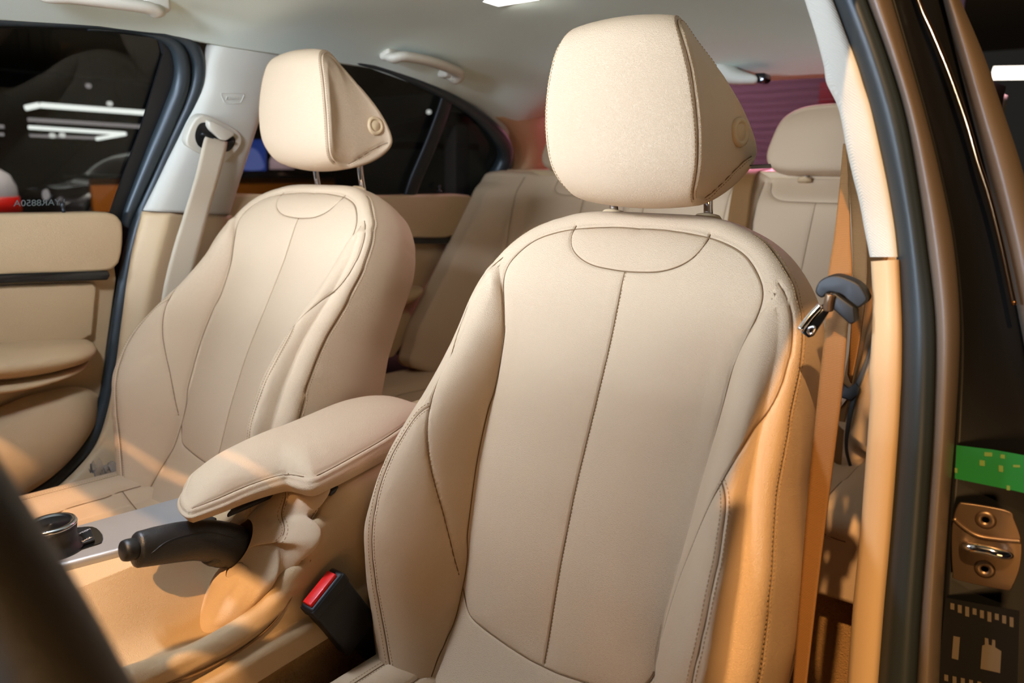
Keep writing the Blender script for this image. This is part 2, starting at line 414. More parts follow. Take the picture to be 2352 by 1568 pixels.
# front passenger door card
door = prism('door_1', [at(a, b, 'x', -.705) for a, b in [(-150, 600), (262, 600), (268, 640), (246, 800), (230, 925), (198, 1000), (150, 1058), (100, 1105), (20, 1160), (-150, 1240)]], (-.03, 0, 0), leather_d, bevel=.004)
tag(door, 'beige front passenger door panel with black trim strip and armrest', kind='structure')
def dpanel(name, px, x, th, m, bev, par=door): return prism(name, [at(a, b, 'x', x) for a, b in spline(px, 48, True)] if len(px) > 9 else [at(a, b, 'x', x) for a, b in px], (-th, 0, 0), m, par, bevel=bev, seg=5)
dpanel('upper_pad', [(-150, 492), (-20, 491), (140, 489), (230, 487), (262, 490), (280, 504), (284, 530), (283, 565), (276, 600), (262, 619), (200, 625), (50, 630), (-150, 634)], -.672, .06, leather_d, .010)
dpanel('trim_strip', [(-150, 634), (250, 622), (254, 632), (248, 643), (-150, 655)], -.668, .02, blackg, .003)
dpanel('middle_pad', [(-150, 662), (215, 649), (224, 660), (214, 770), (150, 800), (-150, 812)], -.685, .03, leather_d, .006)
# arm rest: a long bulging pull
R = []
for px, y0, y1, dx in ((-150, 800, 885, .085), (-60, 790, 878, .085), (40, 782, 868, .082), (120, 778, 852, .075), (170, 777, 838, .06), (198, 779, 822, .04), (213, 787, 806, .012)):
    a = at(px, y0, 'x', -.69); b = at(px, y1, 'x', -.69); row = []
    for t in np.linspace(0, 1, 11):
        q = a+(b-a)*t; q[0] += dx*math.sin(min(1, t*1.05)*PI)**.55; row.append(q)
    R.append(row)
loft('armrest', R, leather_d, 40, 30, door)
R = []
for px, y0, y1, dx in ((-150, 878, 915, .07), (-60, 870, 905, .07), (40, 860, 890, .065), (120, 845, 868, .055), (170, 832, 848, .04), (200, 818, 828, .012)):
    a = at(px, y0, 'x', -.69); b = at(px, y1, 'x', -.69); R.append([a+(b-a)*t+np.array([dx*math.sin((.12+.88*t)*PI)**.6 if t < 1 else 0, 0, 0]) for t in np.linspace(0, 1, 8)])
loft('pull_cup', R, leather_d, 40, 16, door)
R = []
for px, y0, y1, dx in ((-150, 990, 1250, .05), (-60, 962, 1200, .05), (0, 935, 1170, .05), (60, 910, 1135, .05), (120, 895, 1095, .046), (165, 888, 1050, .038), (200, 892, 1006, .022), (224, 905, 970, .0)):
    a = at(px, y0, 'x', -.695); b = at(px, y1, 'x', -.695); R.append([a+(b-a)*t+np.array([dx*math.sin(t*PI)**.5, 0, 0]) for t in np.linspace(0, 1, 10)])
loft('map_pocket', R, leather_d, 46, 34, door)
lp = at(147, 492, 'x', -.690)
pin = lathe('lock_pin', [(.008, 0), (.0085, .002), (.003, .003), (.003, .012), (.0042, .014), (.0042, .020), (.003, .0215), (0, .022)], blackp, door, loc=lp, n=20)
mk = sticker
text('etched_code', 'LYAR8850A', .017, frame(PW(92, 466, -.010), (0, -1, 0), (.125, 0, .335)), mat('etched_glass_mark', srgb(90, 92, 86), .8), win)

# passenger side centre pillar
BPn = (.32, 0, -.085)
def bp(px, py, off=0): return atp(px, py, (-.665+off, 0, .85), BPn)
L1 = [(486, 84), (468, 140), (466, 190), (446, 245), (398, 350), (360, 430), (333, 484)]
R1 = [(660, 124), (622, 190), (600, 250), (574, 330), (548, 410), (523, 492)]
rows = []
for k, off in ((0, -.035), (.0, -.008), (.10, .004), (.22, .010), (.55, .014), (.9, .010), (1, .0), (1, -.04)):
    a = spline(L1, 24); b = spline(R1, 24); rows.append([bp(*(a[i]+(b[i]-a[i])*k), off) for i in range(24)])
up = loft('trim_1', rows, pillar_m, 30, 50, thick=.003, side=-1)
tag(up, 'grey fabric covered upper trim of the far centre pillar', kind='structure')
L2 = [(331, 486), (312, 560), (300, 620), (286, 720), (270, 840), (252, 940), (225, 1020), (180, 1080), (120, 1135), (60, 1180)]
F2 = [(385, 488), (366, 560), (345, 640), (326, 730), (306, 830), (285, 930), (272, 1020), (262, 1080), (240, 1140), (220, 1200)]
R2 = [(526, 494), (505, 570), (485, 650), (465, 740), (450, 830), (430, 930), (420, 1020), (410, 1080), (400, 1140), (390, 1200)]
def b2(px, py, off=0): return at(px, py, 'x', -.672+off)
rows = []
a, b, c = spline(L2, 30), spline(F2, 30), spline(R2, 30)
for src, off in ((a, -.04), (a, -.01), (a*.5+b*.5, .004), (b, .014), (b*.93+c*.07, .015), (b*.5+c*.5, .004), (c, -.004), (c, -.05)):
    rows.append([b2(*src[i], off) for i in range(30)])
tag(loft('trim_2', rows, plastic, 40, 60, thick=.003, side=-1), 'beige lower trim of the far centre pillar', kind='structure')
# airbag embossing: frame and word
hu = hitter(up)
fo = spline([(511, 214), (555, 214), (560, 219), (553, 234), (549, 237), (520, 237), (515, 233), (509, 219)], 40, True)
tube('embossed_frame', [hu(a, b, .0002) for a, b in fo], .0009, pillar_m, up, sides=6, n=60, closed=True)
w0, w1, w2_ = Vector(hu(534, 226, .0)), Vector(hu(546, 226)), Vector(hu(534, 218))
text('embossed_word', 'AIRBAG', .0088, frame(w0, w1-w0, w2_-w0), pillar_m, up, ext=.0008)

# rear passenger side door
RW0, RWN = (-.700, 0, .87), (.30, 0, -.135)
RW = lambda px, py, off=0: atp(px, py, (RW0[0]+off, 0, RW0[2]), RWN)
w2 = prism('window_2', [RW(a, b, -.015) for a, b in [(520, 470), (545, 300), (660, 110), (780, 120), (900, 160), (1010, 205), (1100, 255), (1150, 310), (1160, 360), (1130, 415), (1090, 460)]], (-.004, 0, -.002), tint)
tag(w2, 'tinted rear passenger door glass with its fixed quarter pane', kind='structure')
tube('divider_bar', [RW(1030, 215), RW(1012, 270), RW(985, 340), RW(955, 410), RW(938, 460)], .020, blackp, w2, flat=(.5, 1.2), up=(1, 0, 0), n=30)
sp = [(770, 122), (830, 142), (900, 163), (1000, 207), (1080, 252), (1135, 300), (1160, 345), (1150, 385), (1118, 430), (1075, 500), (1040, 558), (1000, 640), (965, 715), (935, 780), (915, 815)]
def rwl(px, py, off): return RW(px, py, off) if py < 440 else at(px, py, 'x', -.700)
tag(tube('trim_5', [rwl(*p, .004) for p in sp], [.008, .009, .010, .012, .016, .024, .026, .022, .014, .009, .0075, .007], rubber, n=170, sides=14), 'dark rubber seal round the rear passenger door opening', kind='structure')
d2 = prism('door_2', [at(a, b, 'x', -.715) for a, b in [(500, 500), (1060, 500), (1010, 620), (965, 715), (925, 800), (850, 840), (500, 900)]], (-.03, 0, 0), leather_d, bevel=.004)
tag(d2, 'beige rear passenger door panel with black trim strip', kind='structure')
def d2p(name, px, x, th, m, bev): return prism(name, [at(a, b, 'x', x) for a, b in (spline(px, 40, True) if len(px) > 8 else px)], (-th, 0, 0), m, d2, bevel=bev, seg=5)
d2p('upper_pad', [(500, 452), (700, 450), (900, 448), (1060, 445), (1083, 448), (1091, 460), (1086, 480), (1062, 515), (1040, 545), (900, 547), (500, 552)], -.683, .05, leather_d, .009)
d2p('trim_strip', [(700, 546), (1038, 546), (1030, 560), (700, 560)], -.682, .02, blackg, .003)
R = []
for px, y0, y1, dx in ((700, 655, 735, .06), (800, 655, 725, .06), (880, 655, 712, .055), (930, 655, 698, .045), (958, 656, 680, .025), (968, 660, 668, .008)):
    a = at(px, y0, 'x', -.70); b = at(px, y1, 'x', -.70); R.append([a+(b-a)*t+np.array([dx*math.sin(t*PI)**.6, 0, 0]) for t in np.linspace(0, 1, 9)])
loft('armrest', R, leather_d, 30, 22, d2)
d2p('lower_pocket', [(700, 745), (880, 725), (938, 715), (952, 735), (930, 785), (905, 820), (700, 860)], -.690, .03, leather_d, .006)
rp_ = at(1009, 440, 'x', -.690)
lathe('lock_pin', [(.008, 0), (.0085, .002), (.003, .003), (.003, .010), (.0042, .012), (.0042, .018), (0, .020)], blackp, d2, loc=rp_, n=16)

# rear quarter trim between the rear door and the rear window
Q = [[(1118, 262, -.628), (1150, 268, -.61), (1185, 252, -.60), (1215, 238, -.595), (1250, 222, -.60)],
     [(1150, 300, -.655), (1178, 296, -.62), (1205, 282, -.60), (1232, 268, -.60), (1262, 256, -.615)],
     [(1174, 340, -.672), (1195, 335, -.635), (1220, 325, -.61), (1248, 315, -.61), (1285, 305, -.63)],
     [(1178, 375, -.672), (1200, 370, -.64), (1225, 365, -.62), (1255, 360, -.62), (1300, 355, -.65)],
     [(1165, 410, -.672), (1195, 405, -.645), (1225, 400, -.63), (1260, 395, -.64), (1310, 395, -.68)]]
rows = [[at(a, b, 'x', x) for a, b, x in r] for r in Q]
tag(loft('trim_6', rows, plastic, 30, 30, thick=.003), 'beige rear quarter trim beside the rear window', kind='structure')
# mirrored plain quarter trim and rail on the driver side, rear shelf, rear glass
tag(prism('trim_7', [(.66, .35, .86), (.575, .35, 1.17), (.60, 1.0, 1.12), (.66, 1.3, 1.0), (.66, 1.5, .93), (.68, 1.2, .86)], (.02, 0, 0), plastic), 'beige trim behind the open front door on the near side', kind='structure')
shelf = prism('trim_8', [(-.66, 1.25, .945), (.66, 1.25, .945), (.62, 1.78, .955), (-.62, 1.78, .955)], (0, 0, -.02), plastic, bevel=.004)
tag(shelf, 'beige rear parcel shelf below the rear window', kind='structure')
sl = prism('belt_slot', [at(a, b, 'z', .9465) for a, b in [(1722, 381), (1770, 379), (1772, 386), (1722, 388)]], (0, 0, .0012), blackp, shelf)
rwin = prism('window_3', [(-.60, 1.47, 1.195), (.60, 1.47, 1.195), (.64, 1.80, .94), (-.64, 1.80, .94)], (0, .004, .004), tint_p)
tag(rwin, 'tinted rear window', kind='structure')
tube('glass_edge', [(-.605, 1.455, 1.185), (-.64, 1.78, .95)], .008, blackp, rwin, n=8)
for k in range(9):
    z = .97+.024*k; y = 1.80-(z-.94)*1.294-.004
    tube('heater_wire', [(-.56, y, z), (.56, y, z)], .0006, mat('heater_wire_brown%d' % k, srgb(80, 50, 50), .6) if k == 0 else MATS['heater_wire_brown0'], rwin, n=4, sides=4)

# driver side centre pillar, its seals and the painted body
def yp(px, py, y): return at(px, py, 'y', y)
LU = [(1838, -60), (1847, -5), (1872, 75), (1893, 155), (1898, 190), (1926, 250), (1944, 340), (1960, 410), (1974, 465), (1986, 530), (1998, 590)]
RU = [(1885, -60), (1911, -5), (1942, 75), (1972, 155), (1984, 195), (2000, 245), (2020, 335), (2036, 410), (2046, 465), (2056, 530), (2062, 590)]
a, b = spline(LU, 40), spline(RU, 40); rows = []
for k, y, sh in ((0, .30, 20), (0, .16, 4), (0, .118, 0), (.12, .103, 0), (.5, .098, 0), (.9, .092, 0), (1, .098, 0), (1, .12, 3)):
    rows.append([yp(*(a[i]+(b[i]-a[i])*k+np.array([sh, 0])), y) for i in range(40)])
tag(loft('trim_9', rows, pillar_m, 30, 70), 'pale fabric covered upper trim of the near centre pillar', kind='structure')
LL = [(2000, 600), (2004, 680), (2003, 760), (1996, 865), (1999, 905), (1992, 1010), (1974, 1240), (1959, 1390), (1946, 1568), (1935, 1700)]
RL = [(2064, 596), (2068, 680), (2071, 760), (2070, 865), (2068, 905), (2062, 1010), (2044, 1240), (2030, 1390), (2016, 1568), (2004, 1700)]
a, b = spline(LL, 40), spline(RL, 40); rows = []
for k, y, sh in ((0, .30, 30), (0, .16, 6), (.0, .106, 0), (.12, .092, 0), (.5, .088, 0), (.9, .086, 0), (1, .092, 0), (1, .12, 3)):
    rows.append([yp(*(a[i]+(b[i]-a[i])*k+np.array([sh, 0])), y) for i in range(40)])
tag(loft('trim_10', rows, plastic, 30, 70), 'beige lower trim of the near centre pillar', kind='structure')
ys_ = [-60, 0, 125, 255, 390, 560, 750, 960, 1180, 1400, 1568, 1720]
def col(pts): t = np.array(pts, float); return [(float(np.interp(y, t[:, 1], t[:, 0])), y) for y in ys_]
def ext(pts):
    (x0, y0), (x1, y1) = pts[0], pts[1]; (x2, y2), (x3, y3) = pts[-2], pts[-1]
    return [(x0-(x1-x0)/(y1-y0)*(y0+60), -60)]+list(pts)+[(x3+(x3-x2)/(y3-y2)*(1720-y3), 1720)]
c0 = ext([(1911, 0), (1950, 105), (1986, 215), (2021, 360), (2047, 490), (2059, 585), (2068, 750), (2066, 880), (2055, 1080), (2034, 1300), (2012, 1568)])
c1 = ext([(1990, 0), (2036, 125), (2076, 255), (2102, 390), (2127, 560), (2147, 720), (2149, 820), (2144, 980), (2131, 1180), (2115, 1400), (2105, 1568)])
c2 = ext([(2048, 0), (2097, 165), (2127, 270), (2158, 395), (2184, 510), (2201, 650), (2206, 780), (2196, 960), (2183, 1120), (2167, 1350), (2157, 1568)])
c3 = ext([(2166, 0), (2212, 190), (2262, 380), (2293, 500), (2337, 710), (2372, 900), (2400, 1100), (2420, 1568)])
c4 = ext([(2206, 0), (2245, 90), (2281, 180), (2306, 260), (2352, 400), (2392, 560), (2430, 760), (2470, 1100), (2490, 1568)])
def band(name, lp, rp, y0, y1, bul, m, n=80, back=.05, skew=1.0):
    a = spline(col(lp), n); b = spline(col(rp), n); K = 15; G = []
    for t in np.linspace(0, 1, K):
        y = y0+(y1-y0)*t-bul*math.sin(PI*t**skew)**.6; G.append([yp(*(a[i]+(b[i]-a[i])*t), y) for i in range(n)])
    G = [[yp(*a[i], y0+back) for i in range(n)]]+G+[[yp(*b[i], y1+back) for i in range(n)]]
    return sheet(name, np.array(G), m)
tag(band('trim_11', c0, c1, .102, .094, .016, rubber), 'wide dark door seal along the near centre pillar', kind='structure')
tag(band('trim_12', c1, c2, .096, .108, .018, rubber_w), 'narrow grey brown door seal beside the painted pillar', kind='structure')
tag(band('trim_13', c2, c3, .118, .150, .0, paint, back=.1), 'black painted outer face of the near centre pillar', kind='structure')
tag(band('trim_14', c3, c4, .145, .155, .022, rubber_w, back=.1), 'rounded rubber seal of the near rear door', kind='structure')
glint_path = [(2100, -30), (2122, 30), (2143, 75), (2184, 175), (2222, 285), (2246, 370), (2272, 450), (2300, 560), (2330, 700)]
tag(tube('trim_15', [yp(a, b, .122+.0*b) for a, b in glint_path], .0022, mat('edge_glint_metal', srgb(190, 150, 110), .15, metal=1), n=70, sides=10), 'thin metal strip imitating a glint on the painted pillar', kind='structure')  # bright metal tube imitates the glint along the pillar edge
# door striker, stickers on the pillar
YS = .116
st = tag(empty('door_striker', tuple(yp(2262, 1250, YS))), 'metal door striker plate with a raised loop on the black pillar', 'door striker')
Ls = tuple(st.location)
pl = spline([(2200, 1158), (2215, 1152), (2315, 1170), (2330, 1190), (2347, 1242), (2343, 1300), (2325, 1345), (2312, 1352), (2200, 1328), (2189, 1312), (2186, 1240), (2190, 1190)], 60, True)
shift(prism('plate', [yp(a, b, YS) for a, b in pl], (0, -.0035, 0), steel, st, bevel=.001), Ls)
shift(tube('plate_ridge', [yp(a, b, YS-.0035) for a, b in [(2190, 1190), (2215, 1212), (2245, 1230), (2290, 1238), (2345, 1243)]], .0022, steel, st, n=30), Ls)
shift(tube('loop', [yp(2216, 1250, YS), yp(2217, 1252, YS-.012), yp(2226, 1256, YS-.020), yp(2262, 1262, YS-.021), yp(2300, 1272, YS-.020), yp(2316, 1274, YS-.012), yp(2320, 1276, YS)], .0042, chrome, st, n=50, sides=16), Ls)
for px, py in ((2264, 1193), (2262, 1306)):
    q = yp(px, py, YS-.003); shift(lathe('screw', [(.0085, 0), (.0085, .0012), (.006, .0022), (.0035, .0022), (.003, .0005), (0, .0005)], steel, st, axis=(0, -1, 0), loc=q, n=28), Ls)
gs = tag(empty('green_sticker', tuple(yp(2272, 1072, YS))), 'green sticker with pale printed marks stuck on the black pillar', 'sticker')
Lg = tuple(gs.location)
shift(prism('sheet', [yp(a, b, YS) for a, b in [(2197, 1022), (2280, 1032), (2352, 1045), (2430, 1060), (2430, 1150), (2330, 1126), (2260, 1112), (2193, 1098)]], (0, -.0006, 0), green, gs), Lg)
for px, py, w_, h_ in ((2270, 1043, 9, 5), (2256, 1063, 6, 7), (2303, 1048, 5, 5), (2299, 1076, 5, 8), (2316, 1120, 4, 6), (2196, 1080, 3, 6), (2335, 1070, 8, 3)):
    shift(prism('printed_mark', [yp(px+a*w_, py+b*h_, YS-.0007) for a, b in ((-1, -1), (1, -.8), (1, 1), (-1, .8))], (0, -.0002, 0), mat('sticker_ink', srgb(96, 122, 48), .7) if 'sticker_ink' not in MATS else MATS['sticker_ink'], gs), Lg)
ls = tag(empty('vin_label', tuple(yp(2250, 1450, YS))), 'dark label with faded rows of print below the striker', 'label')
Lv = tuple(ls.location)
shift(prism('sheet', [yp(a, b, YS) for a, b in [(2172, 1372), (2342, 1402), (2335, 1640), (2150, 1600)]], (0, -.0005, 0), paint, ls), Lv)
x = 2180
for r, (y0, n_, wch) in enumerate(((1384, 9, 17), (1548, 8, 19))):
    for i in range(n_):
        px = 2183+i*wch-(14 if r else 0); py = y0+i*4; h_ = 14+4*((i*7) % 3)
        shift(prism('printed_mark', [yp(px, py, YS-.0006), yp(px+9, py+2, YS-.0006), yp(px+9, py+2+h_, YS-.0006), yp(px, py+h_, YS-.0006)], (0, -.0002, 0), sticker, ls), Lv)
shift(prism('printed_mark', [yp(a, b, YS-.0006) for a, b in [(2262, 1464), (2270, 1466), (2271, 1480), (2278, 1482), (2279, 1468), (2286, 1470), (2286, 1486), (2300, 1495), (2297, 1545), (2252, 1535), (2256, 1482), (2262, 1480)]], (0, -.0002, 0), sticker, ls), Lv)
shift(prism('printed_mark', [yp(a, b, YS-.0006) for a, b in [(2190, 1460), (2205, 1463), (2201, 1515), (2186, 1511)]], (0, -.0002, 0), sticker, ls), Lv)

# floor, sills, hidden bodywork, dashboard and windscreen header
fl = box('floor', (0, .4, -.02), (1.50, 2.7, .04), carpet, bevel=0); tag(fl, 'tan carpeted car floor', kind='structure')
tag(prism('trim_16', [(-.66, .655, .0), (.66, .655, .0), (.66, .70, .235), (-.66, .70, .235)], (0, .02, 0), carpet), 'carpeted riser under the rear bench', kind='structure')
tag(box('wall_right_side', (-.775, .45, .42), (.02, 2.4, .86), paint, bevel=0), 'black outer body below the far windows', kind='structure')
tag(box('wall_left_side', (.745, .95, .42), (.02, 1.5, .86), paint, bevel=0), 'black outer body of the near rear door', kind='structure')
tag(loft('trim_17', [[(-.60, -.6, .02), (-.60, .1, .02), (-.60, .6, .02)], [(-.62, -.6, .16), (-.62, .1, .16), (-.62, .6, .16)], [(-.68, -.6, .20), (-.68, .1, .20), (-.68, .6, .20)], [(-.76, -.6, .20), (-.76, .1, .20), (-.76, .6, .20)]], plastic, 16, 12, thick=.004), 'beige sill trim under the far front door', kind='structure')
tag(prism('trim_18', [(-.72, -.98, .10), (-.72, -1.30, .10), (-.72, -1.45, .80), (-.72, -1.1, .86), (-.72, -.84, .78), (-.72, -.80, .62)], (1.44, 0, 0), blackp, bevel=.01), 'dark dashboard ahead of the front seats', kind='structure')
for sg, nm in ((1, 'trim_19'), (-1, 'trim_20')):
    tag(prism(nm, [(sg*.56, -.62, 1.135), (sg*.655, -.50, 1.17), (sg*.685, -.72, 1.06), (sg*.735, -1.15, .86), (sg*.62, -1.20, .84), (sg*.575, -.76, 1.06)], (0, .03, .015), blackp), 'dark windscreen pillar', kind='structure')
tag(box('trim_21', (0, -.665, 1.150), (1.16, .07, .05), blackp, bevel=.01), 'dark unseen windscreen header added to close a light leak', kind='structure')  # unseen; put in to stop warm light leaking past the visor
vis = tag(prism('light_blocking_visor', [(.29, -.63, 1.165), (.555, -.63, 1.150), (.568, -.67, .985), (.55, -.675, .97), (.30, -.675, .97), (.28, -.67, .985)], (0, -.012, 0), liner, bevel=.004), 'unseen grey visor added to keep warm light off the driver seat', 'sun visor')  # added out of view to block the warm spot from the seat
# assist handles on the roof rail
hc = hitter(ceiling)
def handle(px, off, rad, label, m=guidep):
    P3 = [hc(a, b, .004 if k in (0, len(px)-1) else off) for k, (a, b) in enumerate(px)]
    t = thing('grab_handle', label, 'grab handle', tuple(P3[0]))
    o = tube('grip', P3, rad, m, t, n=70, sides=16, flat=(.75, 1.15), up=(0, 0, 1), ends=.01); shift(o, P3[0])
    for q in (P3[0], P3[-1]):
        e = box('mount', (q[0], q[1], q[2]), (.034, .046, .026), m, t, bevel=.008); shift(e, P3[0])
    return t
handle([(896, 122), (898, 112), (925, 108), (985, 121), (1032, 140), (1046, 152), (1038, 166), (1026, 164)], .022, .0150, 'beige grab handle over the far rear door')
handle([(60, -60), (90, -50), (160, -42), (260, -28), (330, -16), (352, -6), (350, 2)], .022, .0125, 'beige grab handle over the far front door, its end seen at the top')
# roof lamp sliver and rear brake light housing
rl = thing('roof_lamp', 'lit roof lamp lens on the headliner between the front headrests', 'lamp', (-.11, .56, 1.262))
box('housing', (0, 0, .002), (.14, .12, .012), plastic, rl, bevel=.004); box('lens', (0, -.01, -.005), (.10, .07, .006), emit('lamp_lens', (1, .98, .95, 1), 2.2), rl, bevel=.002)
bl = thing('brake_light_housing', 'pale housing with a dark lens hung at the top of the rear window', 'light housing', (0, 1.38, 1.19))
hb = [[at(a, b, 'y', 1.33+o_) for a, b in r] for r, o_ in (([(1600, 85), (1650, 118), (1690, 155), (1712, 166)], .0), ([(1600, 120), (1652, 150), (1690, 172), (1738, 176)], -.03), ([(1600, 165), (1650, 182), (1690, 190), (1738, 190)], -.02), ([(1600, 180), (1650, 190), (1690, 193), (1736, 193)], .04))]
shift(loft('housing', hb, pillar_m, 20, 20, bl, thick=.003), bl.location)
shift(prism('lens', [at(a, b, 'y', 1.31) for a, b in [(1734, 168), (1756, 167), (1757, 180), (1750, 189), (1738, 190)]], (0, .05, 0), blackg, bl, bevel=.002), bl.location)

# ================================================================== REAR BENCH
RB = thing('rear_bench', 'beige leather rear bench behind the front seats', 'rear seat', (0, .95, .30))
LB = tuple(RB.location)
ru = np.array([0, .22, .52]); ru /= np.linalg.norm(ru); rn = np.array([0, -ru[2], ru[1]])
def rb(x, s, n): return np.stack([x+0*s, 1.0+s*ru[1]+n*rn[1]+0*x, .40+s*ru[2]+n*rn[2]+0*x], -1)
def rnf(x, s):
    a = np.abs(x); sq = lambda q: np.clip(q, 0, 1)**2*(3-2*np.clip(q, 0, 1))
    n = .030*sq((a-.50)/.05)*(1-.35*np.clip(s/.58, 0, 1)) + .022*sq((.20-a)/.05) - .012*sq((.165-a)/.02)*0
    n = n+sq((a-.555)/.085)*np.clip(.165-.27*s, .02, .2)
    return n-.05*sq((s-.50)/.09)*.5 - .02*sq((.04-s)/.1)
u = np.linspace(-.675, .675, 460)[:, None]; v = np.linspace(-.06, .575, 240)[None, :]
uu = u+0*v; top = 1-.03*(np.abs(uu)/.675)**6*np.clip((v-.2)/.3, 0, 1); vv_ = v*top
F = rb(uu, vv_, rnf(uu, vv_))
def rr(B):
    O = outward(B@np.stack([np.array([1, 0, 0]), ru, rn], 1), 0, 1, 8); O = O[:, :1]*np.array([[1, 0, 0]])+O[:, 1:2]*ru
    for a in np.linspace(0, 1, 9)[1:]: yield B+O*.025*math.sin(a*PI/2)-rn*.025*(1-math.cos(a*PI/2))
    for d in (.05, .08, .10): yield B+O*.025-rn*d
vv, ff = shell(F, rr); bk = link('backrest', vv, ff, leather, RB)
def rl_(pts, n=60): P = spline(pts, n); return rb(P[:, 0], P[:, 1], rnf(P[:, 0], P[:, 1]))
S = []
for g in (-1, 1):
    S.append((rl_([(g*.20, .572), (g*.204, .545), (g*.225, .522), (g*.27, .516), (g*.38, .516), (g*.42, .524), (g*.436, .545), (g*.438, .572)]), .003, .002, .002, []))
    S.append((rl_([(g*.32, .516), (g*.32, .3), (g*.32, .05)]), .0028, .002, .0015, []))
    S.append((rl_([(g*.55, .572), (g*.545, .45), (g*.53, .3), (g*.52, 0)]), .003, .002, .002, []))
    S.append((rl_([(g*.185, .572), (g*.185, .3), (g*.18, 0)]), .004, .003, .002, []))
    S.append((rl_([(g*.115, .572), (g*.112, .3), (g*.11, .05)]), .003, .002, .002, []))
upholster(bk, S); shiftall(bk, LB)
u = np.linspace(-.675, .675, 280)[:, None]; v = np.linspace(0, 1, 110)[None, :]
y = .60+v*.42; sq = lambda q: np.clip(q, 0, 1)**2*(3-2*np.clip(q, 0, 1))
z = .378-.045*v+.03*sq((np.abs(u)-.50)/.06)*(.3+.7*v)+.012*sq((.17-np.abs(u))/.05)-.008*sq((.12-v)/.12)
F = np.stack([u+0*v, y+0*u, z+0*u], -1)
def rr2(B):
    O = outward(B, 0, 1, 8)
    for a in np.linspace(0, 1, 9)[1:]: q = B+O*.022*math.sin(a*PI/2); q[:, 2] -= .022*(1-math.cos(a*PI/2)); yield q
    for d in np.linspace(.03, .15, 16): q = B+O*(.022-.10*(d-.03)*(O[:, 1:2] < 0)); q[:, 2] -= d; yield q
vv, ff = shell(F, rr2); cu = link('seat_cushion', vv, ff, leather, RB)
S = [([(a, .585, .345) for a in np.linspace(-.58, .58, 30)], .003, .002, .001, dbl(.004))]
for g in (-1, 1):
    S.append(([(g*.185, .60, .38), (g*.185, .8, .37), (g*.18, 1.0, .36)], .004, .002, .002, []))
    S.append(([(g*.52, .60, .38), (g*.515, .8, .38), (g*.51, 1.0, .38)], .004, .002, .002, []))
upholster(cu, S); shiftall(cu, LB)
def rear_rest(cx):
    nu, nv = 80, 60; u = np.linspace(-1, 1, nu)[:, None]; v = np.linspace(-1, 1, nv)[None, :]
    hw, hh = .125-.010*v, .070
    x = cx+u*hw*(1-.10*np.abs(v)**5); s = .668+v*hh*(1-.16*np.abs(u)**5); n = .035+.016*(1-u**2)*(1-.4*v**2)-.012*np.clip(v, 0, 1)**2
    F = rb(x, s+0*x, n+0*x)
    def rg(B):
        O = outward(B@np.stack([np.array([1, 0, 0]), ru, rn], 1), 0, 1, 12); O = O[:, :1]*np.array([[1, 0, 0]])+O[:, 1:2]*ru
        for a in np.linspace(0, 1, 8)[1:]: yield B+O*.018*math.sin(a*PI/2)-rn*.018*(1-math.cos(a*PI/2))
        for d, o_ in ((.04, .016), (.06, .012), (.08, .0), (.09, -.03)): yield B+O*o_-rn*d
    vv, ff = shell(F, rg); o = link('headrest', vv, ff, leather, RB)
    for sx in (-.055, .055):
        q = rb(np.array(cx+sx), np.array(.575), np.array(-.015)); tube('post', [q, q+ru*.05], .006, chrome, o, n=6)
        lathe('post_guide', [(.016, -.004), (.017, .003), (.009, .006)], plastic, o, axis=ru, loc=q+ru*.0, n=24)
    for ch in [o]+list(o.children): shift(ch, LB)
    return o
rear_rest(.335); rear_rest(-.335)
# belts of the rear bench
def strap(name, A, B, m, label, cat, n=60, th=.0016):
    G = ribbon(A, B, n, 7); o = sheet(name, G, m, thick=th); tag(o, label, cat); return o
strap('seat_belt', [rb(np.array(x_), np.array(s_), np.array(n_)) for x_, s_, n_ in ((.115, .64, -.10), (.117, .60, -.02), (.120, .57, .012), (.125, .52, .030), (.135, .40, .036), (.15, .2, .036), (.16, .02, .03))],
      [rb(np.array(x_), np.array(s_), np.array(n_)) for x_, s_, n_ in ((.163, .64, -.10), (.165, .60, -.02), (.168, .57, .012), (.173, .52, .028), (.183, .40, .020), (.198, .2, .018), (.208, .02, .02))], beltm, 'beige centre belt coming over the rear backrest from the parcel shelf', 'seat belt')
def RP(px, py, n=.04): return atp(px, py, np.array([0, 1.0, .40])+rn*n, rn)
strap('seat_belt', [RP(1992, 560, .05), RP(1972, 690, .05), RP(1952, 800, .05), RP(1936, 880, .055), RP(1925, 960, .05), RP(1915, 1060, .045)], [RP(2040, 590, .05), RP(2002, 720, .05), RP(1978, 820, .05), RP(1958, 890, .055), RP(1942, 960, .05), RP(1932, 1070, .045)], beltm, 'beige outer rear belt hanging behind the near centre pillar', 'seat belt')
q0 = RP(1942, 905, .065)
tg = thing('belt_tongue', 'black buckle tongue on the outer rear belt', 'belt tongue', tuple(q0))
shift(prism('slide', [RP(a, b, .065) for a, b in [(1918, 880), (1932, 876), (1948, 890), (1966, 878), (1977, 892), (1972, 906), (1955, 920), (1926, 910)]], tuple(-rn*.012), blackp, tg, bevel=.002), q0)
shift(prism('tongue_plate', [RP(a, b, .062) for a, b in [(1925, 905), (1945, 915), (1930, 935), (1912, 930)]], tuple(-rn*.003), steel, tg), q0)
strap('black_strip', [RP(2010, 760, .06), RP(1985, 830, .06), RP(1958, 900, .06), RP(1944, 970, .06), RP(1940, 1030, .055), RP(1952, 1078, .05)], [RP(2016, 765, .06), RP(1992, 835, .06), RP(1970, 905, .06), RP(1954, 975, .06), RP(1948, 1030, .055), RP(1960, 1080, .05)], blackp, 'thin black strip running along the outer rear belt', 'cord')  # dark line beside the belt, drawn as a thin black ribbon
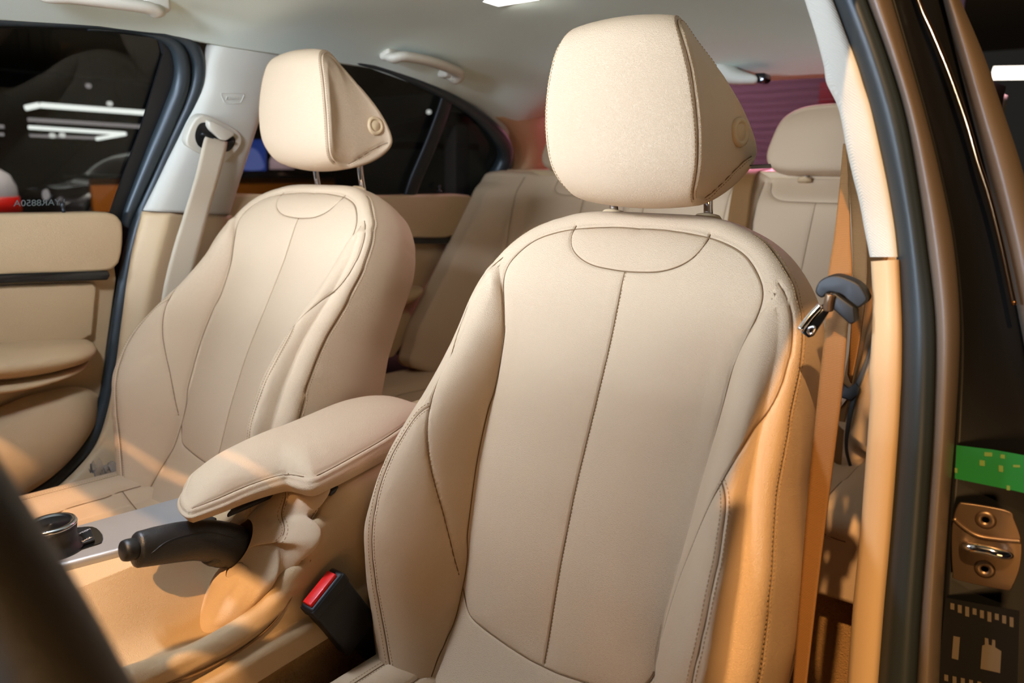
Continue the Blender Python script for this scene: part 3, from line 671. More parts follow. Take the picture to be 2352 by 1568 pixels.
# ================================================================== FRONT SEATS
SA, CA = math.sin(math.radians(19.3)), math.cos(math.radians(19.3))
def sn(x, s, n):                      # seat-local (across, up the back, forward) -> (x, y, z)
    x, s, n = np.broadcast_arrays(np.asarray(x, float), np.asarray(s, float), np.asarray(n, float))
    return np.stack([x, s*SA-n*CA, s*CA+n*SA], -1)
WT = [(-.05, .175), (0, .200), (.06, .218), (.12, .228), (.2, .233), (.28, .228), (.36, .212), (.44, .205), (.5, .203), (.53, .197), (.55, .189), (.58, .178), (.66, .165)]
XI = [(-.05, .150), (.02, .146), (.10, .138), (.16, .134), (.22, .138), (.30, .145), (.40, .150), (.486, .155), (.53, .170), (.567, .190), (.66, .2)]
HB = [(-.05, .02), (0, .045), (.06, .070), (.12, .092), (.19, .108), (.26, .105), (.34, .082), (.42, .050), (.48, .026), (.53, .010), (.57, .0), (.66, 0)]
NC = [(-.05, .060), (0, .052), (.05, .044), (.1, .042), (.2, .052), (.3, .054), (.4, .046), (.486, .040), (.56, .042), (.61, .037), (.635, .022), (.66, .0)]
RR = .022
_sg = np.linspace(-.12, .74, 1721)
def _sm(tab, sig):
    y = interp(tab, _sg); k = np.exp(-.5*(np.arange(-120, 121)*.0005/sig)**2); k /= k.sum()
    z = np.convolve(np.pad(y, 120, mode='edge'), k, mode='valid'); return np.stack([_sg, z], 1)
XI, HB, NC = _sm(XI, .012), _sm(HB, .013), _sm(NC, .018); WT = _sm(WT, .008)
smooth_tab2 = lambda t, x: np.interp(x, t[:, 0], t[:, 1])
def nfield(x, s):
    ax = np.abs(x); w_ = smooth_tab2(WT, s); xi = np.minimum(smooth_tab2(XI, s), w_-.002); xr = np.maximum(w_-.014, xi+.012)
    h = smooth_tab2(HB, s); n0 = smooth_tab2(NC, s)
    t = np.clip((ax-xi)/(xr-xi), 0, 1)
    rise = h*(1-(1-t)**2.1)
    fall = -.25*h*np.clip((ax-xr)/np.maximum(w_-xr, .004), 0, 1)**2
    k = np.clip(ax/.13, 0, 1.3)
    ss = lambda q: np.clip(q, 0, 1)**2*(3-2*np.clip(q, 0, 1))
    pil = .0045*np.sin(np.clip(k, 0, 1)*PI)*ss((.57-s)/.14)*ss((s-.07)/.07)
    cup = .008*ss(ax/.2)*ss((s-.40)/.12)*ss((.64-s)/.12)
    return n0+rise+fall+pil+cup
def backrest_mesh():
    nu, nv = 361, 440
    u = np.linspace(-1, 1, nu)[:, None]; v = np.linspace(0, 1, nv)[None, :]
    top = .632-.095*np.abs(u)**5; bot = -.035+.045*np.abs(u)**3
    s = bot+v*(top-bot); w_ = smooth_tab2(WT, s); xi = np.minimum(smooth_tab2(XI, s), w_-.006)*(1-np.clip((s-.56)/.06, 0, 1))+.68*w_*np.clip((s-.56)/.06, 0, 1)
    au = np.abs(u)+0*s; x = np.sign(u)*np.where(au < .68, au/.68*xi, xi+(au-.68)/.32*(w_-xi))
    F = sn(x, s, nfield(x, s))
    def rings(B):
        # back into local coords
        S = B[:, 1]*SA+B[:, 2]*CA; Nn = -B[:, 1]*CA+B[:, 2]*SA; L = np.stack([B[:, 0], S, Nn], 1)
        O = outward(L, 0, 1, 40); nb = interp([(-.05, -.05), (.15, -.048), (.35, -.055), (.5, -.070), (.66, -.072)], S)
        for a in np.linspace(0, 1, 15)[1:]:
            an = a*PI/2; q = L+O*RR*math.sin(an); q[:, 2] = L[:, 2]-RR*(1-math.cos(an)); yield sn(*q.T)
        e = L+O*RR; e[:, 2] -= RR
        for t in np.linspace(0, 1, 34)[1:]:
            q = e.copy(); q[:, 2] = e[:, 2]*(1-t)+nb*t; q[:, :2] += O[:, :2]*(.006*math.sin(t*PI)); yield sn(*q.T)
        for a in np.linspace(0, 1, 8)[1:]:
            q = e.copy(); q[:, 2] = nb-.02*math.sin(a*PI/2); q[:, :2] -= O[:, :2]*.03*(1-math.cos(a*PI/2)); yield sn(*q.T)
        for t in (.3, .6, .85):
            q = e.copy(); q[:, 2] = nb-.02-.006*t; c = np.array([0, .3]); q[:, :2] = q[:, :2]*(1-t)+c*t; yield sn(*q.T)
    return shell(F, rings)
def fp(x, s): return sn(x, s, nfield(np.array(float(x)), np.array(float(s))))
def front_line(pts, n=40):
    P = spline([(a, b) for a, b in pts], n); return sn(P[:, 0], P[:, 1], nfield(P[:, 0], P[:, 1]))
def _border():
    v = np.linspace(0, 1, 200); b = .01; t = .537
    s1 = b+v*(t-b); x1 = smooth_tab2(WT, s1); u = np.linspace(1, 0, 120)[1:]
    s2 = .632-.095*u**5; x2 = u*smooth_tab2(WT, s2); P = np.stack([np.r_[x1, x2], np.r_[s1, s2]], 1)
    T = np.gradient(P, axis=0); T /= np.linalg.norm(T, axis=1)[:, None]; N = np.stack([T[:, 1], -T[:, 0]], 1)
    for _ in range(40): N[1:-1] = N[:-2]+2*N[1:-1]+N[2:]; N /= np.linalg.norm(N, axis=1)[:, None]
    return np.r_[v, 2-u], P, N
BT, BP, BN = _border()
def ring_line(sg, pts, n=80):
    """pts: (t, d): t in 0..1 up the side, 1..2 over the shoulder to the middle; d = distance over the edge"""
    Q = spline(pts, n); out = []
    for t, d in Q:
        p = np.array([np.interp(t, BT, BP[:, k]) for k in (0, 1)]); nn = np.array([np.interp(t, BT, BN[:, k]) for k in (0, 1)])
        n0 = float(nfield(p[0], p[1])); a = min(d/RR, PI/2); q = p+nn*RR*math.sin(a); z = n0-RR*(1-math.cos(a))-max(0, d-RR*PI/2)
        out.append((sg*q[0], q[1], z))
    return sn(*np.array(out).T)
def backrest(parent, name='backrest'):
    v, f = backrest_mesh(); o = link(name, v, f, leather, parent)
    S = []
    S.append((front_line([(-.092, .628), (-.091, .612), (-.080, .590), (-.050, .574), (0, .570), (.050, .574), (.080, .590), (.091, .612), (.092, .628)], 60), .0024, .0013, .0010, []))
    S.append((front_line([(0, .570), (0, .5), (0, .3), (0, .2), (0, .088)], 60), .0022, .0014, .0006, one(.0022)))
    S.append((front_line([(-.136, .135), (-.125, .112), (-.105, .100), (0, .086), (.105, .100), (.125, .112), (.136, .135)], 60), .0024, .0013, .0012, []))
    for g in (-1, 1):
        ins = [(.0, .6285), (.05, .6275), (.10, .6195), (.138, .604), (.160, .582), (.172, .560), (.172, .538), (.165, .515), (.157, .488), (.152, .45), (.150, .40), (.146, .3), (.139, .22), (.135, .16), (.138, .1), (.147, .03), (.150, -.02)]
        S.append((front_line([(g*a, b) for a, b in ins], 160), .0018, .0015, .0010, []))
        fl_ = front_line([(g*a, b) for a, b in [(.200, .395), (.190, .36), (.172, .29), (.152, .22), (.137, .150)]], 31)
        rl2 = ring_line(g, [(.80, .004), (.86, .011), (.93, .014), (1.0, .015), (1.06, .016)], 30)
        S.append((np.vstack([rl2[::-1][::3], fl_[::3]]), .0024, .0014, .001, []))
        S.append((front_line([(g*a, b) for a, b in [(.189, .360), (.200, .345), (.207, .315), (.211, .27), (.210, .2), (.202, .12), (.188, .05), (.172, -.005)]], 70), .0026, .0014, .0008, dbl(.0042)))
        S.append((ring_line(g, [(1.25, .030), (1.0, .030), (.9, .031), (.75, .034), (.55, .036), (.35, .038), (.15, .038), (.02, .036)]), .0020, .0015, .0005, dbl(.0042)))
    upholster(o, S)
    return o
# headrest: side profile in (y,z) swept across the width
HP = [(.186, .630), (.150, .640), (.131, .672), (.126, .72), (.127, .77), (.132, .812), (.146, .833), (.168, .837), (.19, .818), (.215, .79), (.256, .747), (.279, .706), (.279, .680), (.254, .654), (.215, .635)]
HW = [.078, .086, .099, .102, .096, .084, .074, .071, .078, .092, .106, .114, .112, .100, .086]
def headrest(parent):
    N = 170; P = spline([(a, b, c) for (a, b), c in zip(HP, HW)], N, closed=True); prof = P[:, :2]; wd = P[:, 2]
    cen = prof.mean(0); T = np.roll(prof, -1, 0)-np.roll(prof, 1, 0); T /= np.linalg.norm(T, axis=1)[:, None]
    O = np.stack([T[:, 1], -T[:, 0]], 1)
    if np.sum(O*(prof-cen)) < 0: O = -O
    r = .011; rows = []
    ks = np.linspace(.97, .04, 24); A_ = np.c_[np.ones(N), prof]; cf = np.linalg.lstsq(A_, wd, rcond=None)[0]; res = wd-A_@cf
    X = [wd]
    for k in ks: X.append(cf[0]+(cen+(prof-O*r-cen)*k)@cf[1:]+res*k**4+.004*(1-k*k))
    def cap(sg):
        out = []
        for j, k in enumerate(ks):
            q = cen+(prof-O*r-cen)*k; x = X[j+1]; out.append(np.stack([sg*x, q[:, 0], q[:, 1]], 1))
        return out[::-1]
    def rim(sg):
        out = []
        for a in np.linspace(0, PI/2, 9):
            q = prof-O*r*(1-math.cos(a)); x = wd-r+r*math.sin(a); out.append(np.stack([sg*x, q[:, 0], q[:, 1]], 1))
        return out
    ri = rim(1); rows += cap(-1)
    rows += rim(-1)[::-1]
    for t in np.linspace(-1, 1, 120)[1:-1]:
        bul = .005*(1-t*t); q = prof+O*bul; rows.append(np.stack([t*(wd-r), q[:, 0], q[:, 1]], 1))
    rows += ri; rows += cap(1)[::-1]
    G = np.array(rows); nr = len(G); v = list(G.reshape(-1, 3)); f = gridfaces(nr, N, cv=True)
    f.append(tuple(range(N))); f.append(tuple((nr-1)*N+k for k in range(N))[::-1])
    v = [np.array([q[0]-.09*(q[2]-.64), q[1], q[2]]) for q in v]
    o = link('headrest', v, f, leather, parent)
    S = []
    for sg in (-1, 1):
        idx = [i for i in range(N)]
        # the seam runs all round the front half of the rim, from the underside over the top to the button
        ang = [(i, prof[i]) for i in idx]
        fr = sorted([i for i in idx if prof[i, 0] < .175 or prof[i, 1] > .79], key=lambda i: math.atan2(prof[i, 1]-.735, prof[i, 0]-.20) % (2*PI))
        line = np.array([[sg*(wd[i]-r*.35)-.09*(prof[i, 1]-.64), prof[i, 0]-O[i, 0]*r*.22, prof[i, 1]-O[i, 1]*r*.22] for i in fr])[::4]
        S.append((line, .0026, .0015, .0010, dbl(.0042)))
        low = np.array([[sg*.107-.004, .268, .690], [sg*.103-.002, .235, .668], [sg*.094, .215, .650], [sg*.085, .195, .637]])
        S.append((low, .0024, .0014, .001, one(.003)))
    upholster(o, S)
    for sg in (-1, 1):
        if sg > 0:
            bv_ = BVHTree.FromPolygons([Vector(q) for q in v], f); hp, hn, _, _ = bv_.find_nearest(Vector((.113, .238, .717))); hn = hn if hn.x > 0 else -hn
            b = lathe('release_button', [(.0165, -.006), (.0175, .001), (.0165, .004), (.0135, .0052), (.0115, .0045), (.0108, .003), (.0095, .003), (.0085, .0040), (0, .0044)], plastic, o, axis=tuple(hn), loc=tuple(hp), n=48)
        p = tube('post', [(sg*.066, .232, .66), (sg*.066, .240, .62), (sg*.066, .252, .58)], .0058, chrome, o, sides=20, n=8)
    return o
def seat_cushion(parent, tilt=0):
    nu, nv = 150, 150
    u = np.linspace(-1, 1, nu)[:, None]; v = np.linspace(0, 1, nv)[None, :]
    y = -.50+v*(.535-.02*np.abs(u)**4)+.02*np.abs(u)**4; W = .206-.008*v; x = u*W
    ax = np.abs(x); t = np.clip((ax-.135)/.06, 0, 1)
    z = .018+.0*y+ (.045*(1-(1-t)**2))*np.clip((y+.52)/.1, 0, 1)*(1-.75*np.clip((y+.02)/.06, 0, 1)) - .010*np.clip((.12-ax)/.12, 0, 1)*0 - .05*(y+.1)
    z = z - .35*np.clip((-.44-y)/.06, 0, 1)**2*.05
    F = np.stack([x+0*y, y+0*x, z], -1)
    def rings(B):
        O = outward(B, 0, 1, 20)
        for a in np.linspace(0, 1, 9)[1:]:
            an = a*PI/2; q = B+O*.024*math.sin(an); q[:, 2] -= .024*(1-math.cos(an)); yield q
        e = B+O*.024; e[:, 2] -= .024
        for t_ in np.linspace(0, 1, 12)[1:]:
            q = e.copy(); q[:, 2] = e[:, 2]*(1-t_)+(-.075)*t_; yield q
        q = e-O*.03; q[:, 2] = -.08; yield q
    vv, f = shell(F, rings); o = link('seat_cushion', vv, f, leather, parent)
    def cl(pts, n=60):
        P = spline(pts, n); return [(a, b, .06) for a, b in P]
    S = [(cl([(-.136, .02), (-.134, -.1), (-.134, -.42)]), .003, .0016, .0014, []), (cl([(.136, .02), (.134, -.1), (.134, -.42)]), .003, .0016, .0014, []),
         (cl([(-.188, .01), (-.190, -.1), (-.193, -.45)]), .0026, .0014, .001, dbl()), (cl([(.188, .01), (.190, -.1), (.193, -.45)]), .0026, .0014, .001, dbl()),
         (cl([(-.134, -.09), (0, -.10), (.134, -.09)]), .0026, .0014, .001, [])]
    upholster(o, S); return o
def front_seat(label, loc, rec=0, dz=0, head=0, src=None):
    root = thing('car_seat', label, 'car seat', loc)
    if src is None:
        b = backrest(root); h = headrest(root); c = seat_cushion(root)
        for sg in (-1, 1):
            g = lathe('post_guide', [(.017, -.004), (.018, .002), (.015, .0055), (.0075, .0065), (.0070, .002)], plastic, b, axis=(0, .33, .94), loc=(sg*.066, .2385, .6115), n=32, flat=.72)
        for sg in (-1, 1):
            box('seat_rail', (sg*.19, -.2, -.20), (.035, .62, .03), blackp, root)
            box('seat_base', (sg*.17, -.2, -.13), (.03, .42, .12), blackp, root)
    else:
        for ch in src.children:
            d = ch.copy(); C.objects.link(d); d.parent = root
            for g in ch.children: e = g.copy(); C.objects.link(e); e.parent = d
    for ch in root.children:
        n = ch.name.split('.')[0]
        if n in ('backrest', 'headrest'):
            ch.rotation_euler = (-math.radians(rec), 0, 0); ch.location = (0, 0, 0)
            if n == 'headrest': ch.location = (0, .3*head*math.cos(math.radians(rec)), head)
    return root
driver = front_seat('driver seat in beige leather nearest the open door, its release buckle at its inner side', (.37, 0, .27))
passenger = front_seat('passenger seat in beige leather on the far side of the centre console', (-.37, .0266, .27+.049), 6.55, 0, .0172, driver)
for ch in passenger.children:
    if ch.name.startswith('seat_cushion'): ch.location = (0, 0, 0)
# ================================================================== CENTRE CONSOLE
CO = thing('centre_console', 'beige centre console between the front seats with satin silver top panel', 'console', (0, -.15, .0))
LC = tuple(CO.location)
def part(o): return shift(o, LC)
st_ = []
for y_, A in ((-.36, [(-.01, .495), (.012, .470), (.040, .440), (.070, .430), (.100, .448)]), (-.28, [(-.01, .495), (.008, .460), (.032, .425), (.064, .412), (.099, .432)]),
              (-.21, [(-.01, .495), (.006, .455), (.028, .420), (.060, .408), (.097, .436)]), (-.165, [(-.01, .500), (.006, .470), (.028, .430), (.060, .418), (.095, .462)]),
              (-.125, [(-.01, .515), (.006, .500), (.028, .478), (.060, .470), (.092, .505)]), (-.085, [(-.01, .538), (.010, .537), (.035, .536), (.062, .536), (.085, .534)]),
              (.02, [(-.01, .540), (.010, .540), (.035, .540), (.062, .540), (.086, .536)]), (.30, [(-.01, .540), (.010, .540), (.035, .540), (.062, .540), (.086, .536)])):
    cx_, cz_ = A[-1]; st_.append((y_, A+[(cx_+.011, cz_-.014), (.105, .5*cz_+.5*.402), (.107, .402), (.120, .392), (.121, .366)]))
gl = [(A[5][0]+.002, y_, A[5][1]-.010) for y_, A in st_ if y_ < -.1]
part(tube('shadow_gap', gl, .0014, crease, CO, n=60, sides=8))
part(prism('tunnel_carpet', [(-.11, -.9, .0), (.112, -.9, .0), (.112, .32, .0), (-.11, .32, .0)], (0, 0, .37), carpet, CO))
rows = [[(x_, y_, z_) for x_, z_ in p] for y_, p in st_]
sb_ = part(loft('side_panel', rows, leather_d, 120, 140, CO, thick=.004, side=-1))
rowsL = [[(-x_*.98, y_, max(z_, 0)) for x_, z_ in ((.11, .49), (.125, .47), (.13, .3), (.135, .0))] for y_ in (-.62, -.3, 0, .3)]
part(loft('side_panel', rowsL, leather_d, 20, 16, CO, thick=.004))
part(prism('rear_box', [(-.105, -.10, .40), (.088, -.10, .40), (.088, .33, .40), (-.105, .33, .40)], (0, 0, .135), leather_d, CO, bevel=.012, seg=4))
part(prism('top_plate', [(-.127, -.62, .47), (-.006, -.62, .47), (-.006, .0, .47), (-.127, 0, .47)], (0, 0, .02), leather_d, CO, bevel=.004))
ZT = .500
tp = [(-90, 1283), (60, 1238), (200, 1198), (330, 1162), (432, 1134), (446, 1165), (478, 1183), (497, 1188), (500, 1196), (400, 1226), (285, 1258), (200, 1280), (120, 1301), (20, 1330), (-60, 1352)]
trim = part(prism('trim_panel', [at(a, b, 'z', ZT) for a, b in tp], (0, 0, -.022), silver, CO, bevel=.0055, seg=5)); trim['label'] = 'satin silver console top panel'
part(prism('trim_end', [at(a, b, 'z', ZT+.001) for a, b in [(440, 1163), (480, 1181), (498, 1188), (488, 1202), (455, 1208)]], (0, 0, -.02), blackp, CO, bevel=.002))
well = part(prism('control_well', [at(a, b, 'z', ZT+.0006) for a, b in spline([(50, 1245), (120, 1222), (180, 1212), (215, 1211), (232, 1224), (236, 1238), (232, 1247), (205, 1256), (150, 1274), (110, 1287), (70, 1296), (30, 1290), (20, 1268)], 50, True)], (0, 0, .0008), blackg, CO))
def wp(a, b, h=0): return at(a, b, 'z', ZT+.0016+h)
bt = part(prism('button', [wp(a, b) for a, b in [(170, 1222), (188, 1216), (208, 1217), (218, 1240), (214, 1246), (184, 1255)]], (0, 0, .004), blackp, CO, bevel=.0015))
bt2 = part(prism('button', [wp(a, b) for a, b in [(120, 1262), (172, 1248), (180, 1256), (150, 1268), (124, 1276)]], (0, 0, .003), blackp, CO, bevel=.001))
wm = mat('white_button_print', srgb(225, 210, 200), .6)
for s_, px, py in (('BACK', 199, 1238), ('OPTION', 192, 1221)):
    t_ = text('printed_word', s_, .0048, frame(wp(px, py, .0048), (-.25, .95, 0), (-.95, -.25, 0)), wm, CO, ext=.0001)
kn = at(126, 1262, 'z', ZT)
ck = part(lathe('control_knob', [(.031, 0), (.031, .004), (.026, .008), (.0245, .016), (.0255, .026), (.0262, .030)], blackp, CO, loc=kn, n=56))
part(lathe('knob_ring', [(.0262, .030), (.0268, .0325), (.0255, .0352), (.0215, .0352), (.0195, .0335)], silver_r, CO, loc=kn, n=56))
part(lathe('knob_cap', [(.0196, .0336), (.014, .0326), (0, .0322)], blackp, CO, loc=kn, n=56))
# black filler box and beige lip at the lower front of the console
part(tube('tray_edge', [(x_, -.362, z_+.001) for x_, z_ in [(-.01, .495), (.012, .470), (.040, .440), (.070, .430), (.100, .448), (.112, .432), (.116, .38)]], .004, leather_d, CO, n=40))
part(box('dark_side', (-.075, -.63, .30), (.16, .52, .34), blackp, CO, bevel=.01))

# armrest on top
AR = thing('console_armrest', 'padded beige leather armrest on the centre console', 'armrest', (.0, -.02, .545))
zs = .574
Lp = spline([(432, 1092), (442, 1068), (476, 1042), (540, 1010), (610, 978), (700, 941), (770, 913), (830, 899), (880, 897), (915, 903), (935, 910)], 120)
Rp = spline([(441, 1164), (500, 1142), (552, 1119), (600, 1101), (646, 1087), (668, 1085), (692, 1092), (716, 1095), (742, 1083), (800, 1052), (900, 994), (985, 930)], 120)
L3 = np.array([at(a, b, 'z', zs+.012) for a, b in Lp]); R3 = np.array([at(a, b, 'z', zs) for a, b in Rp]); L3[:, 2] = zs
U = np.linspace(0, 1, 70)[:, None, None]; F = L3[None]*(1-U)+R3[None]*U
vv_ = np.linspace(0, 1, 120)[None, :]; uu = np.linspace(0, 1, 70)[:, None]
cr = (1-np.abs(2*uu-1)**3.0)*(1-np.abs(2*vv_-1)**5)
F[:, :, 2] += .020*cr + .000*vv_
nose = .016*(1-(2*uu-1)**2)*np.clip((.10-vv_)/.10, 0, 1)
F[:, :, 0] -= nose*.1; F[:, :, 1] -= nose*.35
def rg(B):
    O = outward(B, 0, 1, 10)
    for a in np.linspace(0, 1, 7)[1:]: q = B+O*.006*math.sin(a*PI/2); q[:, 2] -= .006*(1-math.cos(a*PI/2)); yield q
    D = np.interp(B[:, 1], [-.25, -.12, .2], [.006, .013, .030])
    for t in np.linspace(.1, 1, 10): q = B+O*(.006+.003*math.sin(t*PI)); q[:, 2] -= .006+D*t; yield q
    for a in np.linspace(0, 1, 6)[1:]: q = B+O*(.006-.012*(1-math.cos(a*PI/2))); q[:, 2] -= .006+D+.008*math.sin(a*PI/2); yield q
v_, f_ = shell(F, rg); ar = link('pad', v_, f_, leather, AR)
bor = np.array([tuple(p) for p in R3]); bor2 = bor.copy(); bor2[:, 2] -= .002
S = [(bor2, .0022, .0013, .001, []), ([tuple(R3[46]+np.array([0, 0, -.004])), tuple(R3[50]+np.array([.004, 0, -.018])), tuple(R3[54]+np.array([.004, 0, -.034]))], .002, .0012, .0008, [])]
upholster(ar, S); shiftall(ar, AR.location)
bh = box('hinge_block', (0, .30, -.02), (.13, .05, .03), blackp, AR, bevel=.004)
ub = part(prism('underside_plate', [at(a, b, 'z', .541) for a, b in [(520, 1180), (640, 1128), (700, 1120), (760, 1130), (800, 1100), (700, 1090), (560, 1130)]], (0, 0, -.006), blackp, CO, bevel=.002))  # thin black plate laid in the dark gap under the armrest

# hand brake
hb0 = at(420, 1244, 'x', .03)
HB_ = thing('hand_brake', 'hand brake lever with black leather grip and beige gathered boot', 'hand brake', tuple(hb0))
LH = tuple(hb0)
gp = [(304, 1264), (330, 1259), (370, 1251), (420, 1243), (470, 1240), (520, 1250), (545, 1262)]
G3 = [at(a, b, 'x', .030) for a, b in gp]
bl_ = mat('black_leather', srgb(26, 27, 29), .42, bump=('grain', 500, .3, .0005))
gr = shift(tube('grip', G3, [.0195, .0215, .0228, .0235, .0245, .026, .026], bl_, HB_, n=70, sides=36, ends=.006, flat=(1, .8)), LH)
shift(tube('grip_seam', [G3[1]+np.array([.017, 0, .0]), G3[2]+np.array([.0165, 0, .010]), G3[3]+np.array([.0165, 0, .014]), G3[4]+np.array([.0165, 0, .015]), G3[5]+np.array([.018, 0, .014])], .0007, thread if False else blackp, HB_, n=40, sides=6), LH)
q = at(298, 1262, 'x', .031); ax = np.array(G3[0])-np.array(G3[2])
shift(lathe('release_button', [(.011, -.012), (.0120, -.002), (.0120, .003), (.0110, .0070), (.008, .0085), (0, .0090)], blackp, HB_, axis=tuple(ax), loc=q, n=36), LH)
shift(tube('finger_rest', [at(a, b, 'x', .03) for a, b in [(480, 1262), (500, 1274), (513, 1286), (518, 1296)]], [.016, .016, .013, .008], bl_, HB_, n=24, sides=24, ends=.004), LH)
# gathered boot
ec = at(545, 1245, 'x', .030); K = 80; NT = 220
Tg = np.array(G3[-1])-np.array(G3[-3]); Tg /= np.linalg.norm(Tg)
e1 = np.array([1., 0, 0]); e2 = np.cross(e1, Tg); e2 /= np.linalg.norm(e2)
if e2[2] < 0: e2 = -e2
th = np.linspace(0, 2*PI, NT, endpoint=False)
top = np.array([ec+.026*(math.cos(t)*e1*.85+math.sin(t)*e2*1.15) for t in th])
base = spline([(.090, -.155, .455), (.086, -.115, .505), (.070, -.088, .538), (.035, -.082, .545), (.008, -.095, .545), (.0, -.135, .53), (.002, -.19, .46), (.020, -.235, .425), (.055, -.250, .412), (.083, -.215, .420)], NT, True)
# align start of the base loop with angle zero (x side)
rows = []
for k in range(K):
    t = k/(K-1); P_ = top*(1-t)+base*t
    P_ = P_+np.array([.020, .018, .026])*math.sin(PI*t)**.9
    out = P_-P_.mean(0); out /= np.linalg.norm(out, axis=1)[:, None]+1e-9
    fold = .0105*(np.abs(np.sin(3*th+1.3*t+.3))*2-1.2)+.0035*np.sin(8*th-2*t+1)+.0018*np.sin(15*th+3*t)
    ringf = .0055*np.sin(t*PI*3.2+1.3*np.sin(2*th))*np.clip(np.sin(th+.4), 0, 1)
    pit = -.020*np.exp(-((th-1.45)/.42)**2-((t-.60)/.13)**2)+.010*np.exp(-((th-.75)/.30)**2-((t-.62)/.2)**2)+.009*np.exp(-((th-1.5)/.5)**2-((t-.36)/.08)**2)+.006*np.sin(9*th)*math.exp(-((t-.55)/.2)**2)
    P_ = P_+out*((1.35*fold+ringf)*math.sin(PI*min(1, t*1.05))**.8 + pit + .010*math.sin(PI*t))[:, None]
    rows.append(P_)
Gb = np.array(rows); vb = Gb.reshape(-1, 3)
bo = link('boot', vb, gridfaces(K, NT, cv=True), leather, HB_)
for fa in (bo,): pass
upholster(bo, [([tuple(p) for p in Gb[int(K*.22)][0:110:5]], .0016, .0012, .0008, dbl(.0035)), ([tuple(p) for p in Gb[int(K*.80)][0:90:5]], .0016, .0012, .0008, dbl(.0035))])
shiftall(bo, LH)

# belt buckle beside the driver seat
b0 = at(738, 1352, 'x', .129)
BU = thing('belt_buckle', 'black belt buckle with a red release button beside the driver seat', 'belt buckle', tuple(b0))
ld = Vector((0, .87, .50)).normalized(); dn = Vector((.03, .38, -.92)).normalized(); dn = (dn-ld*dn.dot(ld)).normalized(); tx = ld.cross(dn)
Rm_ = Matrix((tx, ld, -dn)).transposed()
def bbox(name, c, size, m, bev, par=BU): return box(name, Rm_@Vector(c), size, m, par, bevel=bev, rot=Rm_)
bbox('housing', (0, 0, -.052), (.024, .058, .104), blackp, .004)
bbox('release_button', (0, -.001, .0015), (.0150, .046, .006), red, .0012)
bbox('rim', (0, 0, -.010), (.026, .060, .016), blackp, .003)
bbox('stalk', (0, .004, -.135), (.012, .036, .07), blackp, .004)

# steering wheel, out of focus in the corner
WC = Vector((.37, -.565, .775))
SW = thing('steering_wheel', 'dark steering wheel in the near corner, out of focus', 'steering wheel', tuple(WC))
wl = mat('dark_grey_leather', srgb(84, 80, 74), .5, bump=('grain', 450, .3, .0006))
tl = math.radians(15)
def wpnt(a, r=.186, h=0): return (r*math.cos(a), -r*math.sin(a)*math.sin(tl)+h*math.cos(tl), r*math.sin(a)*math.cos(tl)+h*math.sin(tl))
tube('rim', [wpnt(a) for a in np.linspace(0, 2*PI, 48, endpoint=False)], .0165, wl, SW, n=120, sides=20, closed=True, up=(0, 1, .4))
for a in (PI, 0, -PI/2):
    tube('spoke', [wpnt(a, .05, -.02), wpnt(a, .11, -.018), wpnt(a, .178, -.004)], [.022, .017, .014], blackp, SW, n=16, flat=(.6, 1.3), up=(0, 1, .4))
lathe('hub', [(.075, -.06), (.08, -.03), (.078, -.005), (.06, .010), (.03, .016), (0, .017)], wl, SW, axis=(0, math.cos(tl), math.sin(tl)), n=48)
tube('column', [wpnt(0, 0, -.05), wpnt(0, 0, -.30), wpnt(0, 0, -.55)], [.045, .05, .06], blackp, SW, n=10)

# front belts
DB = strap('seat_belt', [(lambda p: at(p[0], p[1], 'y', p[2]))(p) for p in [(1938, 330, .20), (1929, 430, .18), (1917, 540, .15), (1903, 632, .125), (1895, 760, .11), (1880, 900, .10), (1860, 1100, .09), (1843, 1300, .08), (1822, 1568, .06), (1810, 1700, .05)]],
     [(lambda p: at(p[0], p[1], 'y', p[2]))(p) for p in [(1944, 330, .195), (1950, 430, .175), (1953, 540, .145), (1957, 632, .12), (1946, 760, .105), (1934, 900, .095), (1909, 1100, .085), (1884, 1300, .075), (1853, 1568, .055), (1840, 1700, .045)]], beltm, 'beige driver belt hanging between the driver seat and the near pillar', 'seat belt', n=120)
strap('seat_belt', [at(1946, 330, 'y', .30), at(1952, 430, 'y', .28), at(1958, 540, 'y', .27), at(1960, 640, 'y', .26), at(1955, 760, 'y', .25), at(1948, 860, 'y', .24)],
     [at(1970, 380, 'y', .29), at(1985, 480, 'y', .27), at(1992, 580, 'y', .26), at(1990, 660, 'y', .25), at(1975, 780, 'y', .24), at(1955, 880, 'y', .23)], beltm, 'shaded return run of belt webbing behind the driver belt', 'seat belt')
t0 = at(1930, 670, 'y', .105)
TG = thing('belt_tongue', 'black and chrome buckle tongue hanging on the driver belt', 'belt tongue', tuple(t0))
def tp_(px, y): return [at(a, b, 'y', y) for a, b in px]
shift(prism('handle', tp_(spline([(1872, 668), (1880, 648), (1898, 636), (1920, 632), (1948, 640), (1975, 655), (1990, 678), (1992, 690), (1980, 702), (1962, 710), (1950, 700), (1935, 680), (1905, 672), (1890, 684), (1878, 680)], 60, True), .090), (0, .020, 0), blackp, TG, bevel=.003, seg=4), t0)
shift(prism('slide_bar', tp_([(1908, 676), (1916, 672), (1962, 706), (1965, 740), (1952, 746), (1906, 704)], .082), (0, .018, 0), blackp, TG, bevel=.003), t0)
shift(prism('tongue_plate', [at(a, b, 'y', y) for a, b, y in [(1893, 696, .085), (1908, 706, .085), (1904, 716, .084), (1868, 772, .070), (1856, 776, .069), (1838, 762, .069), (1840, 752, .070), (1884, 702, .084)]], (.0, .0035, .0), blackg, TG, bevel=.001), t0)
shift(tube('chrome_edge', [at(a, b, 'y', y) for a, b, y in [(1884, 702, .082), (1860, 728, .075), (1838, 758, .068)]], .0035, chrome, TG, n=20, sides=12), t0)
